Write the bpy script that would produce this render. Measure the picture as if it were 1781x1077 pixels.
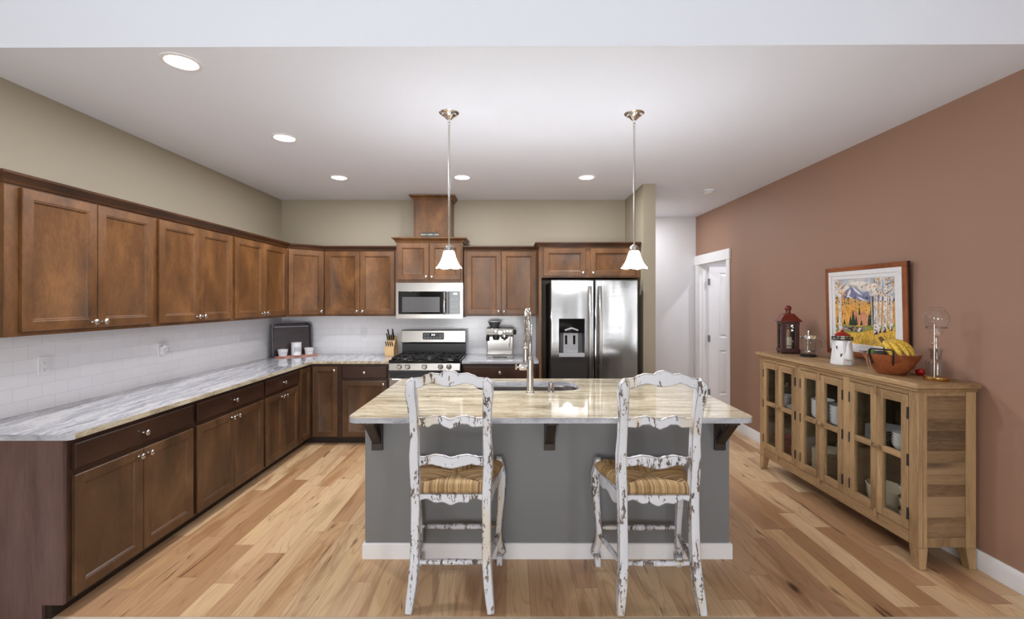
import bpy, bmesh, math, random
from mathutils import Matrix, Vector
random.seed(7)
for o in list(bpy.data.objects): bpy.data.objects.remove(o)
S = bpy.context.scene
COL = S.collection
PI = math.pi
# ---------------------------------------------------------------- camera, world, lights, exposure
EYE = 1.57
cam = bpy.data.cameras.new('camera'); camo = bpy.data.objects.new('camera', cam); COL.objects.link(camo)
cam.lens = 16; cam.sensor_width = 36; cam.sensor_fit = 'HORIZONTAL'
cam.shift_x = 0.5/1781; cam.shift_y = -15.5/1781; cam.clip_start = .05
camo.location = (0, 0, EYE); camo.rotation_euler = (PI/2, 0, 0)
S.camera = camo
S.view_settings.view_transform = 'Standard'; S.view_settings.look = 'None'
S.view_settings.gamma = 1; S.view_settings.use_curve_mapping = False
S.view_settings.exposure = 0.10
W = bpy.data.worlds.new('world'); S.world = W; W.use_nodes = True
W.node_tree.nodes['Background'].inputs[0].default_value = (.80, .88, 1, 1)
W.node_tree.nodes['Background'].inputs[1].default_value = 1.2
def area(name, loc, rot, sx, sy, power, color, shape='RECTANGLE', parent=None, spread=PI):
    l = bpy.data.lights.new(name, 'AREA'); l.shape = shape; l.size = sx
    if shape == 'RECTANGLE': l.size_y = sy
    l.energy = power; l.color = color; l.spread = spread
    o = bpy.data.objects.new(name, l); COL.objects.link(o); o.location = loc; o.rotation_euler = rot
    if parent: o.parent = parent
    return o
DAY = (1.0, .985, .965)
# daylight through the two living-room windows behind the camera
area('daylight', (-.95, -4.14, 1.22), (PI/2, 0, 0), 2.3, 2.1, 160, DAY)
area('daylight', (3.2, -4.14, 1.3), (PI/2, 0, 0), .5, 2.0, 70, DAY)
# added fill lamp outside, aimed up through the windows to brighten the ceilings
area('added_ceiling_fill', (-.3, -6.3, .05), (math.radians(150), 0, 0), 5.5, 3.0, 270, (1.0, .985, .965))
DOWNLIGHT_W = 15.0; PENDANT_W = 2.5; WARM = (1, .97, .93)

# ---------------------------------------------------------------- mesh helpers
class MB:
    def __init__(s): s.v = []; s.f = []; s.m = []; s.T = Matrix(); s.mi = 0
    def add(s, vs, fs, m=None):
        b = len(s.v); s.v += [tuple(s.T @ Vector(p)) for p in vs]
        for f in fs: s.f.append(tuple(b+i for i in f)); s.m.append(s.mi if m is None else m)
        return s
    def box(s, x0, x1, y0, y1, z0, z1, m=None):
        vs = [(x, y, z) for z in (z0, z1) for y in (y0, y1) for x in (x0, x1)]
        return s.add(vs, [(0,2,3,1),(4,5,7,6),(0,1,5,4),(2,6,7,3),(0,4,6,2),(1,3,7,5)], m)
    def taper(s, x0, x1, y0, y1, z0, x2, x3, y2, y3, z1, m=None):
        vs = [(x0,y0,z0),(x1,y0,z0),(x0,y1,z0),(x1,y1,z0),(x2,y2,z1),(x3,y2,z1),(x2,y3,z1),(x3,y3,z1)]
        return s.add(vs, [(0,2,3,1),(4,5,7,6),(0,1,5,4),(2,6,7,3),(0,4,6,2),(1,3,7,5)], m)
    def lathe(s, prof, c=(0,0,0), n=24, axis='Z', m=None, caps=True):
        vs = []; fs = []
        for r, h in prof:
            for i in range(n):
                a = 2*PI*i/n; x, y = r*math.cos(a), r*math.sin(a)
                p = (x, y, h) if axis == 'Z' else ((x, -h, y) if axis == 'Y' else (h, x, y))
                vs.append((p[0]+c[0], p[1]+c[1], p[2]+c[2]))
        k = len(prof)
        for j in range(k-1):
            for i in range(n):
                a, b = j*n+i, j*n+(i+1) % n
                fs.append((a, b, b+n, a+n))
        if caps: fs.append(tuple(range(n-1, -1, -1))); fs.append(tuple((k-1)*n+i for i in range(n)))
        return s.add(vs, fs, m)
    def tube(s, pts, r, n=10, m=None, sx=1, sy=1, closed=False, up=(0,0,1), sq=False):
        P = [Vector(p) for p in pts]; k = len(P)
        R = r if isinstance(r, (list, tuple)) else [r]*k
        vs = []; fs = []; prev = None
        for j in range(k):
            if closed: t = P[(j+1) % k]-P[j-1]
            else: t = P[min(j+1, k-1)]-P[max(j-1, 0)]
            t.normalize()
            if prev is None:
                u = Vector(up); u = u-t*u.dot(t)
                if u.length < 1e-4: u = Vector((1,0,0)); u = u-t*u.dot(t)
            else: u = prev-t*prev.dot(t)
            u.normalize(); prev = u; w = t.cross(u)
            for i in range(n):
                a = 2*PI*(i+(.5 if sq else 0))/n; ca, sa = math.cos(a), math.sin(a)
                if sq:
                    q = max(abs(ca), abs(sa)); e = .62; ca, sa = ca*(1-e)+ca/q*e, sa*(1-e)+sa/q*e
                vs.append(P[j]+u*(ca*R[j]*sx)+w*(sa*R[j]*sy))
        for j in range(k if closed else k-1):
            for i in range(n):
                a, b = j*n+i, j*n+(i+1) % n; c = ((j+1) % k)*n
                fs.append((a, b, c+(i+1) % n, c+i))
        if not closed: fs.append(tuple(range(n-1, -1, -1))); fs.append(tuple((k-1)*n+i for i in range(n)))
        return s.add(vs, fs, m)
    def prism(s, poly, d0, d1, plane='XZ', m=None):
        n = len(poly)
        def p(a, b, d): return (a, d, b) if plane == 'XZ' else ((a, b, d) if plane == 'XY' else (d, a, b))
        vs = [p(a, b, d0) for a, b in poly]+[p(a, b, d1) for a, b in poly]
        fs = [tuple(range(n)), tuple(range(2*n-1, n-1, -1))]+[(i, n+i, n+(i+1) % n, (i+1) % n) for i in range(n)]
        return s.add(vs, fs, m)
    def band(s, xs, lo, hi, d0, d1, m=None):
        """a board of curved outline: columns xs with lower and upper edges (XZ plane), thickness d0..d1 in y"""
        vs = []; fs = []; n = len(xs)
        for x, a, b in zip(xs, lo, hi): vs += [(x,d0,a),(x,d0,b),(x,d1,a),(x,d1,b)]
        for i in range(n-1):
            a, b = 4*i, 4*i+4
            fs += [(a,b,b+1,a+1),(a+2,a+3,b+3,b+2),(a+1,b+1,b+3,a+3),(a,a+2,b+2,b)]
        fs += [(0,1,3,2),(4*n-4,4*n-2,4*n-1,4*n-3)]
        return s.add(vs, fs, m)
    def sphere(s, c, r, nu=16, nv=10, m=None):
        if not isinstance(r, (tuple, list)): r = (r, r, r)
        prof = [(max(math.sin(PI*j/nv), 1e-3), -math.cos(PI*j/nv)) for j in range(nv+1)]
        T = s.T; s.T = T @ Matrix.Translation(c) @ Matrix.Diagonal((*r, 1))
        s.lathe(prof, n=nu, m=m); s.T = T; return s
    def sweep(s, prof, path, m=None):
        """prof: (out, z) closed outline; path: xy points; out is to the right of travel"""
        P = [Vector(p) for p in path]; k = len(P); n = len(prof); vs = []; fs = []
        for j in range(k):
            d0 = (P[j]-P[j-1]).normalized() if j else None
            d1 = (P[j+1]-P[j]).normalized() if j < k-1 else None
            d0 = d0 or d1; d1 = d1 or d0
            n0 = Vector((d0.y, -d0.x)); n1 = Vector((d1.y, -d1.x)); b = (n0+n1).normalized(); b /= max(b.dot(n0), .2)
            for o, z in prof: vs.append((P[j].x+b.x*o, P[j].y+b.y*o, z))
        for j in range(k-1):
            for i in range(n):
                fs.append((j*n+i, j*n+(i+1) % n, (j+1)*n+(i+1) % n, (j+1)*n+i))
        fs += [tuple(range(n)), tuple((k-1)*n+i for i in range(n-1, -1, -1))]
        return s.add(vs, fs, m)
    def build(s, name, mats, parent=None, bevel=0, smooth=35, loc=None, subsurf=0, segs=2):
        me = bpy.data.meshes.new(name); me.from_pydata(s.v, [], s.f)
        for mt in (mats if isinstance(mats, (list, tuple)) else [mats]): me.materials.append(mt)
        for p, i in zip(me.polygons, s.m): p.material_index = i
        bm = bmesh.new(); bm.from_mesh(me); bmesh.ops.recalc_face_normals(bm, faces=bm.faces)
        if loc is not None: bmesh.ops.translate(bm, verts=bm.verts, vec=-Vector(loc))
        bm.to_mesh(me); bm.free()
        if smooth: me.shade_smooth(); me.set_sharp_from_angle(angle=math.radians(smooth))
        o = bpy.data.objects.new(name, me); COL.objects.link(o)
        if loc is not None: o.location = loc
        if parent: o.parent = parent
        if bevel:
            b = o.modifiers.new('bevel', 'BEVEL'); b.width = bevel; b.segments = segs; b.limit_method = 'ANGLE'; b.angle_limit = .6
            b.harden_normals = False
        if subsurf:
            q = o.modifiers.new('sub', 'SUBSURF'); q.levels = subsurf; q.render_levels = subsurf
        return o
def tag(o, label, cat, group=None):
    o['label'] = label; o['category'] = cat
    if group: o['group'] = group
    return o
def thing(name, label, cat, loc=(0,0,0), rz=0, group=None):
    o = bpy.data.objects.new(name, None); COL.objects.link(o); o.empty_display_size = .05
    o.location = loc; o.rotation_euler = (0, 0, rz)
    return tag(o, label, cat, group)
def struct(o): o['kind'] = 'structure'; return o
def dup(root, loc, rz=None, label=None, group=None):
    def cp(o, par):
        c = o.copy(); COL.objects.link(c)
        if par: c.parent = par
        for ch in [x for x in bpy.data.objects if x.parent == o]: cp(ch, c)
        return c
    r = cp(root, None); r.location = loc
    if rz is not None: r.rotation_euler = (0, 0, rz)
    if label: r['label'] = label
    if group: r['group'] = group
    return r
def text(name, body, size, mat, parent, loc, rot=(PI/2,0,0), ext=.0004, align='CENTER'):
    cu = bpy.data.curves.new(name, 'FONT'); cu.body = body; cu.size = size; cu.extrude = ext
    cu.align_x = align; cu.align_y = 'CENTER'
    t = bpy.data.objects.new(name, cu); COL.objects.link(t)
    dg = bpy.context.evaluated_depsgraph_get(); me = bpy.data.meshes.new_from_object(t.evaluated_get(dg))
    bpy.data.objects.remove(t)
    me.materials.clear(); me.materials.append(mat)
    o = bpy.data.objects.new(name, me); COL.objects.link(o); o.parent = parent; o.location = loc; o.rotation_euler = rot
    return o

# ---------------------------------------------------------------- materials
def rgb(r, g, b):
    f = lambda c: (c/255/12.92) if c <= 10 else ((c/255+.055)/1.055)**2.4
    return (f(r), f(g), f(b), 1)
class NT:
    def __init__(s, name):
        s.mat = bpy.data.materials.new(name); s.mat.use_nodes = True; s.t = s.mat.node_tree
        s.b = s.t.nodes['Principled BSDF']; s.out = s.t.nodes['Material Output']
    def put(s, sock, v):
        if isinstance(v, bpy.types.NodeSocket): s.t.links.new(v, sock)
        else: sock.default_value = v
    def n(s, typ, ins=None, **props):
        nd = s.t.nodes.new(typ)
        for k, v in props.items(): setattr(nd, k, v)
        for k, v in (ins or {}).items(): s.put(nd.inputs[k], v)
        return nd
    def m(s, op, a, b=0.0, c=0.0):
        nd = s.t.nodes.new('ShaderNodeMath'); nd.operation = op
        for i, v in enumerate((a, b, c)): s.put(nd.inputs[i], v)
        return nd.outputs[0]
    def pos(s): return s.n('ShaderNodeNewGeometry').outputs['Position']
    def obj(s): return s.n('ShaderNodeTexCoord').outputs['Object']
    def map(s, v, scale=(1,1,1), rot=(0,0,0), loc=(0,0,0)):
        return s.n('ShaderNodeMapping', {'Vector': v, 'Scale': scale, 'Rotation': rot, 'Location': loc}).outputs[0]
    def noise(s, v, scale=5, detail=4, rough=.5, dist=0):
        return s.n('ShaderNodeTexNoise', {'Vector': v, 'Scale': scale, 'Detail': detail, 'Roughness': rough, 'Distortion': dist}).outputs[0]
    def ramp(s, f, stops, interp='LINEAR'):
        nd = s.n('ShaderNodeValToRGB', {'Fac': f}); e = nd.color_ramp.elements; nd.color_ramp.interpolation = interp
        while len(e) > 1: e.remove(e[-1])
        for i, (p, c) in enumerate(stops):
            x = e[0] if i == 0 else e.new(p)
            x.position = p; x.color = c if not isinstance(c, (int, float)) else (c, c, c, 1)
        return nd.outputs[0]
    def mix(s, f, a, b, blend='MIX'):
        nd = s.n('ShaderNodeMix', data_type='RGBA', blend_type=blend)
        s.put(nd.inputs[0], f); s.put(nd.inputs[6], a); s.put(nd.inputs[7], b); return nd.outputs[2]
    def bump(s, h, strength=.1, dist=.01):
        nd = s.n('ShaderNodeBump', {'Height': h, 'Strength': strength, 'Distance': dist}); s.put(s.b.inputs['Normal'], nd.outputs[0])
    def set(s, **k):
        for a, v in k.items(): s.put(s.b.inputs[a.replace('_', ' ')], v)
        return s.mat
def plain(name, c, rough=.5, metal=0, **k):
    n = NT(name); v = n.noise(n.pos(), 35, 3)
    col = n.mix(n.ramp(v, [(.3, .0), (.7, 1.)]), tuple(x*.94 for x in c[:3])+(1,), c)
    return n.set(Base_Color=col, Roughness=rough, Metallic=metal, **k)
def paint(name, c, rough=.55, bump=.05):
    n = NT(name); p = n.pos(); n.bump(n.noise(p, 220, 2), bump, .002)
    col = n.mix(n.noise(p, 1.3, 2), tuple(x*.97 for x in c[:3])+(1,), c)
    return n.set(Base_Color=col, Roughness=rough)
def wood(name, dark, mid, light, stretch=(7,7,1.6), rough=.36, fine=.25, coat=.0, island=0.0, knots=False):
    n = NT(name); p = n.pos()
    if island:
        ri = n.n('ShaderNodeNewGeometry').outputs['Random Per Island']
        p = n.n('ShaderNodeVectorMath', {0: p, 1: n.n('ShaderNodeCombineXYZ', {0: n.m('MULTIPLY', ri, 13.0), 1: n.m('MULTIPLY', ri, 7.0), 2: n.m('MULTIPLY', ri, 5.0)}).outputs[0]}, operation='ADD').outputs[0]
    a = n.noise(n.map(p, stretch), .9, 5, .55, .6)
    f = n.noise(n.map(p, tuple(x*7 for x in stretch)), 1.6, 4, .6, .2)
    v = n.m('ADD', n.m('MULTIPLY', a, 1-fine), n.m('MULTIPLY', f, fine))
    if island: v = n.m('ADD', v, n.m('MULTIPLY', n.m('SUBTRACT', ri, .5), island))
    col = n.ramp(v, [(.30, dark), (.5, mid), (.70, light)])
    if knots:
        k = n.n('ShaderNodeTexVoronoi', {'Vector': n.map(p, tuple(x*.9 for x in stretch)), 'Scale': .55}).outputs[0]
        col = n.mix(n.ramp(k, [(.05, .85), (.16, 0.)]), col, tuple(x*.35 for x in dark[:3])+(1,))
    n.bump(f, .08, .003)
    n.set(Base_Color=col, Roughness=n.m('ADD', rough, n.m('MULTIPLY', f, .12)))
    if coat: n.set(Coat_Weight=coat, Coat_Roughness=.2)
    return n.mat
def steel(name, c=(.37,.355,.335,1), rough=.25, axis='X', wavy=0, aniso=.5):
    n = NT(name); p = n.pos()
    st = (2, 2, 260) if axis == 'X' else (260, 260, 2)
    f = n.noise(n.map(p, st), 1, 2)
    if wavy:
        w = n.noise(n.map(p, (4.5, 1, .9)), 1.0, 1); n.bump(w, wavy, .05)
    return n.set(Base_Color=c, Metallic=1.0, Roughness=n.m('ADD', rough-.05, n.m('MULTIPLY', f, .1)), Anisotropic=aniso)
def thin_glass(name, tint=(1,1,1,1), base=.04, rough=.02, gain=1.0):
    n = NT(name); n.t.nodes.remove(n.b)
    fr = n.m('POWER', n.n('ShaderNodeLayerWeight', {'Blend': .5}).outputs['Facing'], 4.0)
    f = n.m('MINIMUM', n.m('ADD', n.m('MULTIPLY', fr, gain), base), .9)
    tr = n.n('ShaderNodeBsdfTransparent', {0: tint}).outputs[0]
    gl = n.n('ShaderNodeBsdfGlossy', {'Roughness': rough}).outputs[0]
    mx = n.n('ShaderNodeMixShader', {0: f, 1: tr, 2: gl})
    n.t.links.new(mx.outputs[0], n.out.inputs[0]); return n.mat
def emit(name, c, s):
    n = NT(name); v = n.noise(n.pos(), 20, 1)
    return n.set(Base_Color=(.9,.9,.88,1), Emission_Color=n.mix(v, c, tuple(x*.97 for x in c[:3])+(1,)), Emission_Strength=s)
def stone(name, stops, axis='X', coat=.3, tilt=.12):
    n = NT(name); p = n.pos()
    st = (1.5, 17, 17) if axis == 'X' else (17, 1.5, 17)
    wv = n.m('MULTIPLY', n.m('SUBTRACT', n.noise(p, 5.5, 3), .5), .085)
    p = n.n('ShaderNodeVectorMath', {0: p, 1: n.n('ShaderNodeCombineXYZ', {0: wv, 1: wv, 2: wv}).outputs[0]}, operation='ADD').outputs[0]
    p2 = n.map(n.map(p, rot=(0, 0, tilt)), st)
    a = n.noise(p2, 1.3, 8, .66, .5); b = n.noise(n.map(p, (60, 90, 90) if axis == 'X' else (90, 60, 90)), 1.2, 4, .7, .3)
    a2 = n.noise(n.map(p2, (.5, .35, .35)), 1.1, 2)
    v = n.m('ADD', n.m('ADD', n.m('MULTIPLY', a, .60), n.m('MULTIPLY', b, .20)), n.m('MULTIPLY', a2, .20))
    return n.set(Base_Color=n.ramp(v, stops), Roughness=n.m('ADD', .02, n.m('MULTIPLY', b, .04)), Coat_Weight=coat, Coat_Roughness=.04)
def tiles(name, axis):
    n = NT(name); p = n.pos(); s = n.n('ShaderNodeSeparateXYZ', {0: p})
    v = n.n('ShaderNodeCombineXYZ', {0: s.outputs[axis], 1: n.m('SUBTRACT', s.outputs[2], .914), 2: 0.0}).outputs[0]
    br = n.n('ShaderNodeTexBrick', {'Vector': v, 'Color1': rgb(241,241,245), 'Color2': rgb(237,237,241), 'Mortar': rgb(219,219,224), 'Scale': 1.0,
        'Mortar Size': .0013, 'Mortar Smooth': .1, 'Bias': 0.0, 'Brick Width': .161, 'Row Height': .078}, offset=.5, offset_frequency=2)
    n.bump(n.m('SUBTRACT', 1.0, br.outputs[1]), .12, .001)
    return n.set(Base_Color=br.outputs[0], Roughness=.16)
def planks():
    n = NT('hickory_planks'); s = n.n('ShaderNodeSeparateXYZ', {0: n.pos()}); X, Y = s.outputs[0], s.outputs[1]
    u = n.m('DIVIDE', n.m('ADD', X, 10.03), .125); row = n.m('FLOOR', u)
    r1 = n.n('ShaderNodeTexWhiteNoise', {'W': row}, noise_dimensions='1D').outputs[0]
    v = n.m('DIVIDE', n.m('ADD', Y, n.m('ADD', 20.0, n.m('MULTIPLY', r1, 7.3))), n.m('ADD', .75, n.m('MULTIPLY', n.m('FRACT', n.m('MULTIPLY', r1, 37.0)), .7)))
    cl = n.m('FLOOR', v)
    wn = n.n('ShaderNodeTexWhiteNoise', {'Vector': n.n('ShaderNodeCombineXYZ', {0: row, 1: cl, 2: 0.0}).outputs[0]}, noise_dimensions='3D')
    idv = wn.outputs[0]; idc = n.n('ShaderNodeSeparateColor', {0: wn.outputs[1]})
    def gv(a, b, k): return n.n('ShaderNodeCombineXYZ', {0: n.m('MULTIPLY', X, a), 1: n.m('MULTIPLY', Y, b), 2: n.m('MULTIPLY', idv, k)}).outputs[0]
    big = n.noise(gv(7, 1.0, 60.), 1, 4, .5, .8)
    rings = n.m('ABSOLUTE', n.m('SUBTRACT', n.m('FRACT', n.m('MULTIPLY', n.noise(gv(7, .8, 80.), 1, 2, .4, .5), 11.0)), .5))
    fine = n.noise(gv(120, 5, 30.), 1, 3, .6)
    base = n.ramp(idv, [(0., rgb(164,122,84)), (.16, rgb(188,148,108)), (.38, rgb(208,170,126)), (.66, rgb(221,187,142)), (1., rgb(229,200,158))])
    pink = n.mix(n.m('MULTIPLY', idc.outputs[1], .35), base, rgb(206,168,138))
    heart = n.ramp(big, [(.50, 0.), (.64, 1.)])
    c = n.mix(n.m('MULTIPLY', heart, n.m('MULTIPLY', idc.outputs[2], .75)), pink, rgb(150,100,62))
    c = n.mix(n.m('MULTIPLY', n.ramp(rings, [(.0, 1.), (.18, 0.)]), .30), c, rgb(140,96,62))
    c = n.mix(n.m('MULTIPLY', n.ramp(fine, [(.3, 1.), (.6, 0.)]), .16), c, rgb(130,88,56))
    crack = n.noise(gv(16, 1.6, 130.), 1, 3, .55, 1.2)
    c = n.mix(n.ramp(crack, [(.66, 0.), (.71, .8)]), c, rgb(84,52,32))
    kn = n.n('ShaderNodeTexVoronoi', {'Vector': gv(5, 1.9, 40.), 'Scale': .62}).outputs[0]
    c = n.mix(n.ramp(kn, [(.035, .95), (.09, 0.)]), c, rgb(62,38,26))
    fu = n.m('FRACT', u); fv = n.m('FRACT', v)
    seam = n.m('MAXIMUM', n.m('LESS_THAN', n.m('MINIMUM', fu, n.m('SUBTRACT', 1.0, fu)), .009), n.m('LESS_THAN', fv, .0022))
    c = n.mix(n.m('MULTIPLY', seam, .55), c, rgb(96,66,44))
    n.bump(n.m('SUBTRACT', fine, n.m('MULTIPLY', seam, 2.0)), .06, .002)
    return n.set(Base_Color=c, Roughness=n.m('ADD', .27, n.m('MULTIPLY', fine, .14)))
def distressed():
    n = NT('distressed_white_paint'); p = n.pos(); ob = n.obj()
    bev = n.n('ShaderNodeBevel', {'Radius': .010}, samples=4).outputs[0]
    nor = n.n('ShaderNodeNewGeometry').outputs['True Normal']
    d = n.n('ShaderNodeVectorMath', {0: bev, 1: nor}, operation='DOT_PRODUCT').outputs['Value']
    edge = n.ramp(d, [(.80, 1.), (.99, 0.)])
    a = n.noise(n.map(p, (1, 1, .24)), 26, 5, .66, .4); b = n.noise(n.map(p, (1, 1, .4)), 110, 4, .65)
    k = n.m('ADD', n.m('ADD', n.m('MULTIPLY', a, .72), n.m('MULTIPLY', b, .34)), n.m('MULTIPLY', edge, .25))
    chip = n.ramp(k, [(.582, 0.), (.594, 1.)])
    tone = n.ramp(n.noise(p, 9, 3), [(.35, rgb(88,80,74)), (.62, rgb(132,114,100))])
    white = n.mix(n.noise(p, 6, 2), rgb(214,216,226), rgb(230,231,237))
    cream = n.ramp(n.noise(n.map(p, (1,1,.4)), 4.5, 3), [(.58, 0.), (.62, 1.)])
    white = n.mix(n.m('MULTIPLY', cream, .5), white, rgb(214,196,160))
    n.bump(n.m('SUBTRACT', 1.0, chip), .35, .0015)
    return n.set(Base_Color=n.mix(chip, white, tone), Roughness=n.m('ADD', .45, n.m('MULTIPLY', chip, .3)))
def rush():
    n = NT('woven_rush'); ri = n.n('ShaderNodeNewGeometry').outputs['Random Per Island']
    c = n.ramp(ri, [(0., rgb(122,92,60)), (.4, rgb(172,138,92)), (.8, rgb(196,163,114)), (1., rgb(216,190,148))])
    f = n.noise(n.pos(), 160, 3); n.bump(f, .2, .002)
    return n.set(Base_Color=n.mix(n.m('MULTIPLY', f, .35), c, rgb(120,86,52)), Roughness=.6)

M = {}
M['ceiling'] = paint('ceiling_white', rgb(237,242,253), .7)
M['olive'] = paint('olive_paint', rgb(160,150,131), .6)
M['greige'] = paint('living_room_greige', rgb(140,134,124), .6)
M['rust'] = paint('terracotta_paint', rgb(158,123,104), .6)
M['hallwhite'] = paint('hall_white', rgb(222,222,226), .6)
M['trim'] = paint('trim_white', rgb(240,240,243), .35, .01)
M['islandgray'] = paint('island_gray', rgb(124,125,127), .5)
M['planks'] = planks()
M['tileL'] = tiles('subway_tile_side', 1); M['tileB'] = tiles('subway_tile_rear', 0)
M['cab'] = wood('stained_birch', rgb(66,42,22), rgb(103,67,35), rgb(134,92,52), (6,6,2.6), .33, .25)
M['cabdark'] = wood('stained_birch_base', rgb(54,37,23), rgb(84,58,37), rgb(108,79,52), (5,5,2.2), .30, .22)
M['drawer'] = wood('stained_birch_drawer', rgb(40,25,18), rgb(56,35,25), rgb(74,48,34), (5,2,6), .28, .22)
M['crown'] = wood('stained_crown', rgb(50,30,18), rgb(72,44,25), rgb(92,60,36), (3,3,6), .32, .25)
M['corbel'] = wood('espresso_wood', rgb(30,22,19), rgb(42,32,28), rgb(56,43,37), (6,6,2), .4, .3)
M['endpanel'] = wood('stained_end_panel', rgb(78,55,52), rgb(102,76,72), rgb(118,92,88), (9,9,.9), .42, .3)
M['toe'] = plain('toe_kick_black', rgb(38,26,20), .5)
G1 = [(.36, rgb(106,106,114)), (.43, rgb(150,150,158)), (.50, rgb(180,180,187)), (.565, rgb(222,220,222)), (.66, rgb(168,162,158))]  # one granite throughout; warm and cool light put into the tone ramps
G2 = [(.36, rgb(122,110,94)), (.43, rgb(162,149,126)), (.50, rgb(188,176,150)), (.57, rgb(212,203,182)), (.66, rgb(172,161,140))]
G3 = [(.32, rgb(110,114,126)), (.44, rgb(160,162,172)), (.56, rgb(196,197,205)), (.70, rgb(214,214,220))]
M['graniteL'] = stone('granite_grey_lengthwise', G1, 'Y', tilt=-.1); M['graniteB'] = stone('granite_grey_crosswise', G1, 'X')
M['graniteI'] = stone('granite_warm_lit', G2, 'X', tilt=.03); M['edge_warmlit'] = stone('granite_edge_warm_lit', G2, 'Y'); M['edge_coollit'] = stone('granite_edge_cool_lit', G3, 'X')  # beige and grey faces paint in the light on the same stone
M['steel'] = steel('stainless_steel'); M['fridge'] = steel('fridge_steel', (.33,.33,.335,1), .17, 'X', .30, .85)
M['nickel'] = plain('brushed_nickel', (.62,.60,.57,1), .24, 1.0); M['chrome'] = plain('polished_chrome', (.86,.86,.87,1), .06, 1.0)
M['iron'] = plain('cast_iron', rgb(34,34,36), .5); M['black'] = plain('black_plastic', rgb(22,22,24), .35)
M['blackglass'] = plain('black_glass', rgb(14,14,15), .06); M['greyglass'] = plain('grey_window_screen', rgb(92,92,94), .15)
M['darkgrey'] = plain('dark_grey_plastic', rgb(70,70,72), .4); M['lightgrey'] = plain('light_grey_plastic', rgb(176,176,180), .35)
M['white'] = plain('white_ceramic', rgb(236,236,238), .2); M['plate'] = plain('outlet_white', rgb(234,234,238), .35)
M['ivory'] = plain('ivory_enamel', rgb(226,216,190), .25); M['redenamel'] = plain('red_enamel', rgb(150,26,22), .25)
M['slot'] = plain('slot_black', rgb(40,40,42), .6)
M['distressed'] = distressed(); M['rush'] = rush()
OAKD, OAKM, OAKL = rgb(112,86,58), rgb(160,129,92), rgb(190,158,116)
M['oakZ'] = wood('weathered_oak_upright', OAKD, OAKM, OAKL, (9,9,1.2), .55, .35, island=.25)
M['oakY'] = wood('weathered_oak_lengthwise', OAKD, OAKM, OAKL, (9,1.2,9), .5, .35, island=.2)
M['oakX'] = wood('weathered_oak_boards', rgb(92,70,48), rgb(134,106,76), rgb(160,131,98), (1.6,9,9), .6, .4, island=.35, knots=True)
M['oakin'] = wood('oak_inside', rgb(104,84,60), rgb(128,106,78), rgb(148,124,94), (9,1.2,9), .6, .35)
M['pane'] = thin_glass('cabinet_glass', (.93,.94,.93,1), .035, .02, .6); M['glass'] = thin_glass('clear_glass', (.99,.995,.995,1), .035, .02, .75)
M['glassrod'] = thin_glass('glass_rod', (.92,.94,.94,1), .15, .05, .9); M['winglass'] = thin_glass('window_glass', (.98,.99,1,1), .04)
M['lens'] = emit('lamp_lens', (1,.98,.95,1), 9); M['shade'] = emit('lit_opal_glass', (.96,.97,1,1), 82)
M['display'] = emit('lit_display', (.85,.95,1,1), 1.6)
M['hinge'] = plain('hinge_grey', rgb(128,130,134), .4, .1)
M['brass'] = plain('polished_brass', rgb(214,176,110), .15, 1.0); M['rose'] = plain('rose_nickel', rgb(190,170,160), .15, 1.0)
M['walnut'] = wood('bowl_wood', rgb(92,44,24), rgb(136,72,40), rgb(168,102,62), (11,11,16), .32, .3)
M['framewood'] = wood('cherry_frame', rgb(92,46,20), rgb(138,74,36), rgb(164,96,52), (6,3,3), .3, .3)
M['framedark'] = plain('frame_edge_dark', rgb(42,20,14), .4)
M['lanternred'] = plain('lantern_red_metal', rgb(104,34,20), .35, .1); M['lanterndark'] = plain('lantern_maroon', rgb(62,24,18), .45)
M['banana'] = NT('banana_skin').mat
_n = NT('banana_peel'); _v = _n.noise(_n.pos(), 90, 4)
M['banana'] = _n.set(Base_Color=_n.ramp(_v, [(.30, rgb(112,78,30)), (.40, rgb(214,172,58)), (.7, rgb(232,200,90))]), Roughness=.5)
M['bananatip'] = plain('banana_stem', rgb(92,70,38), .6)
M['lime'] = plain('lime_skin', rgb(92,140,52), .4); M['avocado'] = plain('avocado_skin', rgb(46,40,30), .6); M['tomato'] = plain('tomato_red', rgb(196,24,22), .25)
M['leather'] = plain('black_leather', rgb(30,24,22), .5); M['cord'] = plain('tan_cord', rgb(176,140,104), .7)
M['board'] = wood('pink_board', rgb(150,84,64), rgb(190,124,100), rgb(214,160,136), (2,9,9), .5, .3)
M['tray'] = wood('dark_tray', rgb(38,32,36), rgb(58,46,50), rgb(86,58,52), (1.2,1.2,14), .3, .4)
M['trayrim'] = plain('tray_rim', rgb(74,72,82), .3, .6)
M['blockwood'] = wood('maple_block', rgb(196,156,104), rgb(216,178,126), rgb(230,196,148), (9,9,2), .45, .3)
M['handle'] = plain('knife_handle_black', rgb(24,22,22), .35)
M['carpet'] = paint('carpet_beige', rgb(196,184,166), .95, .3)
M['sign'] = plain('sign_dark', rgb(62,60,54), .6); M['signtext'] = plain('sign_cream', rgb(222,222,210), .6)

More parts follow.
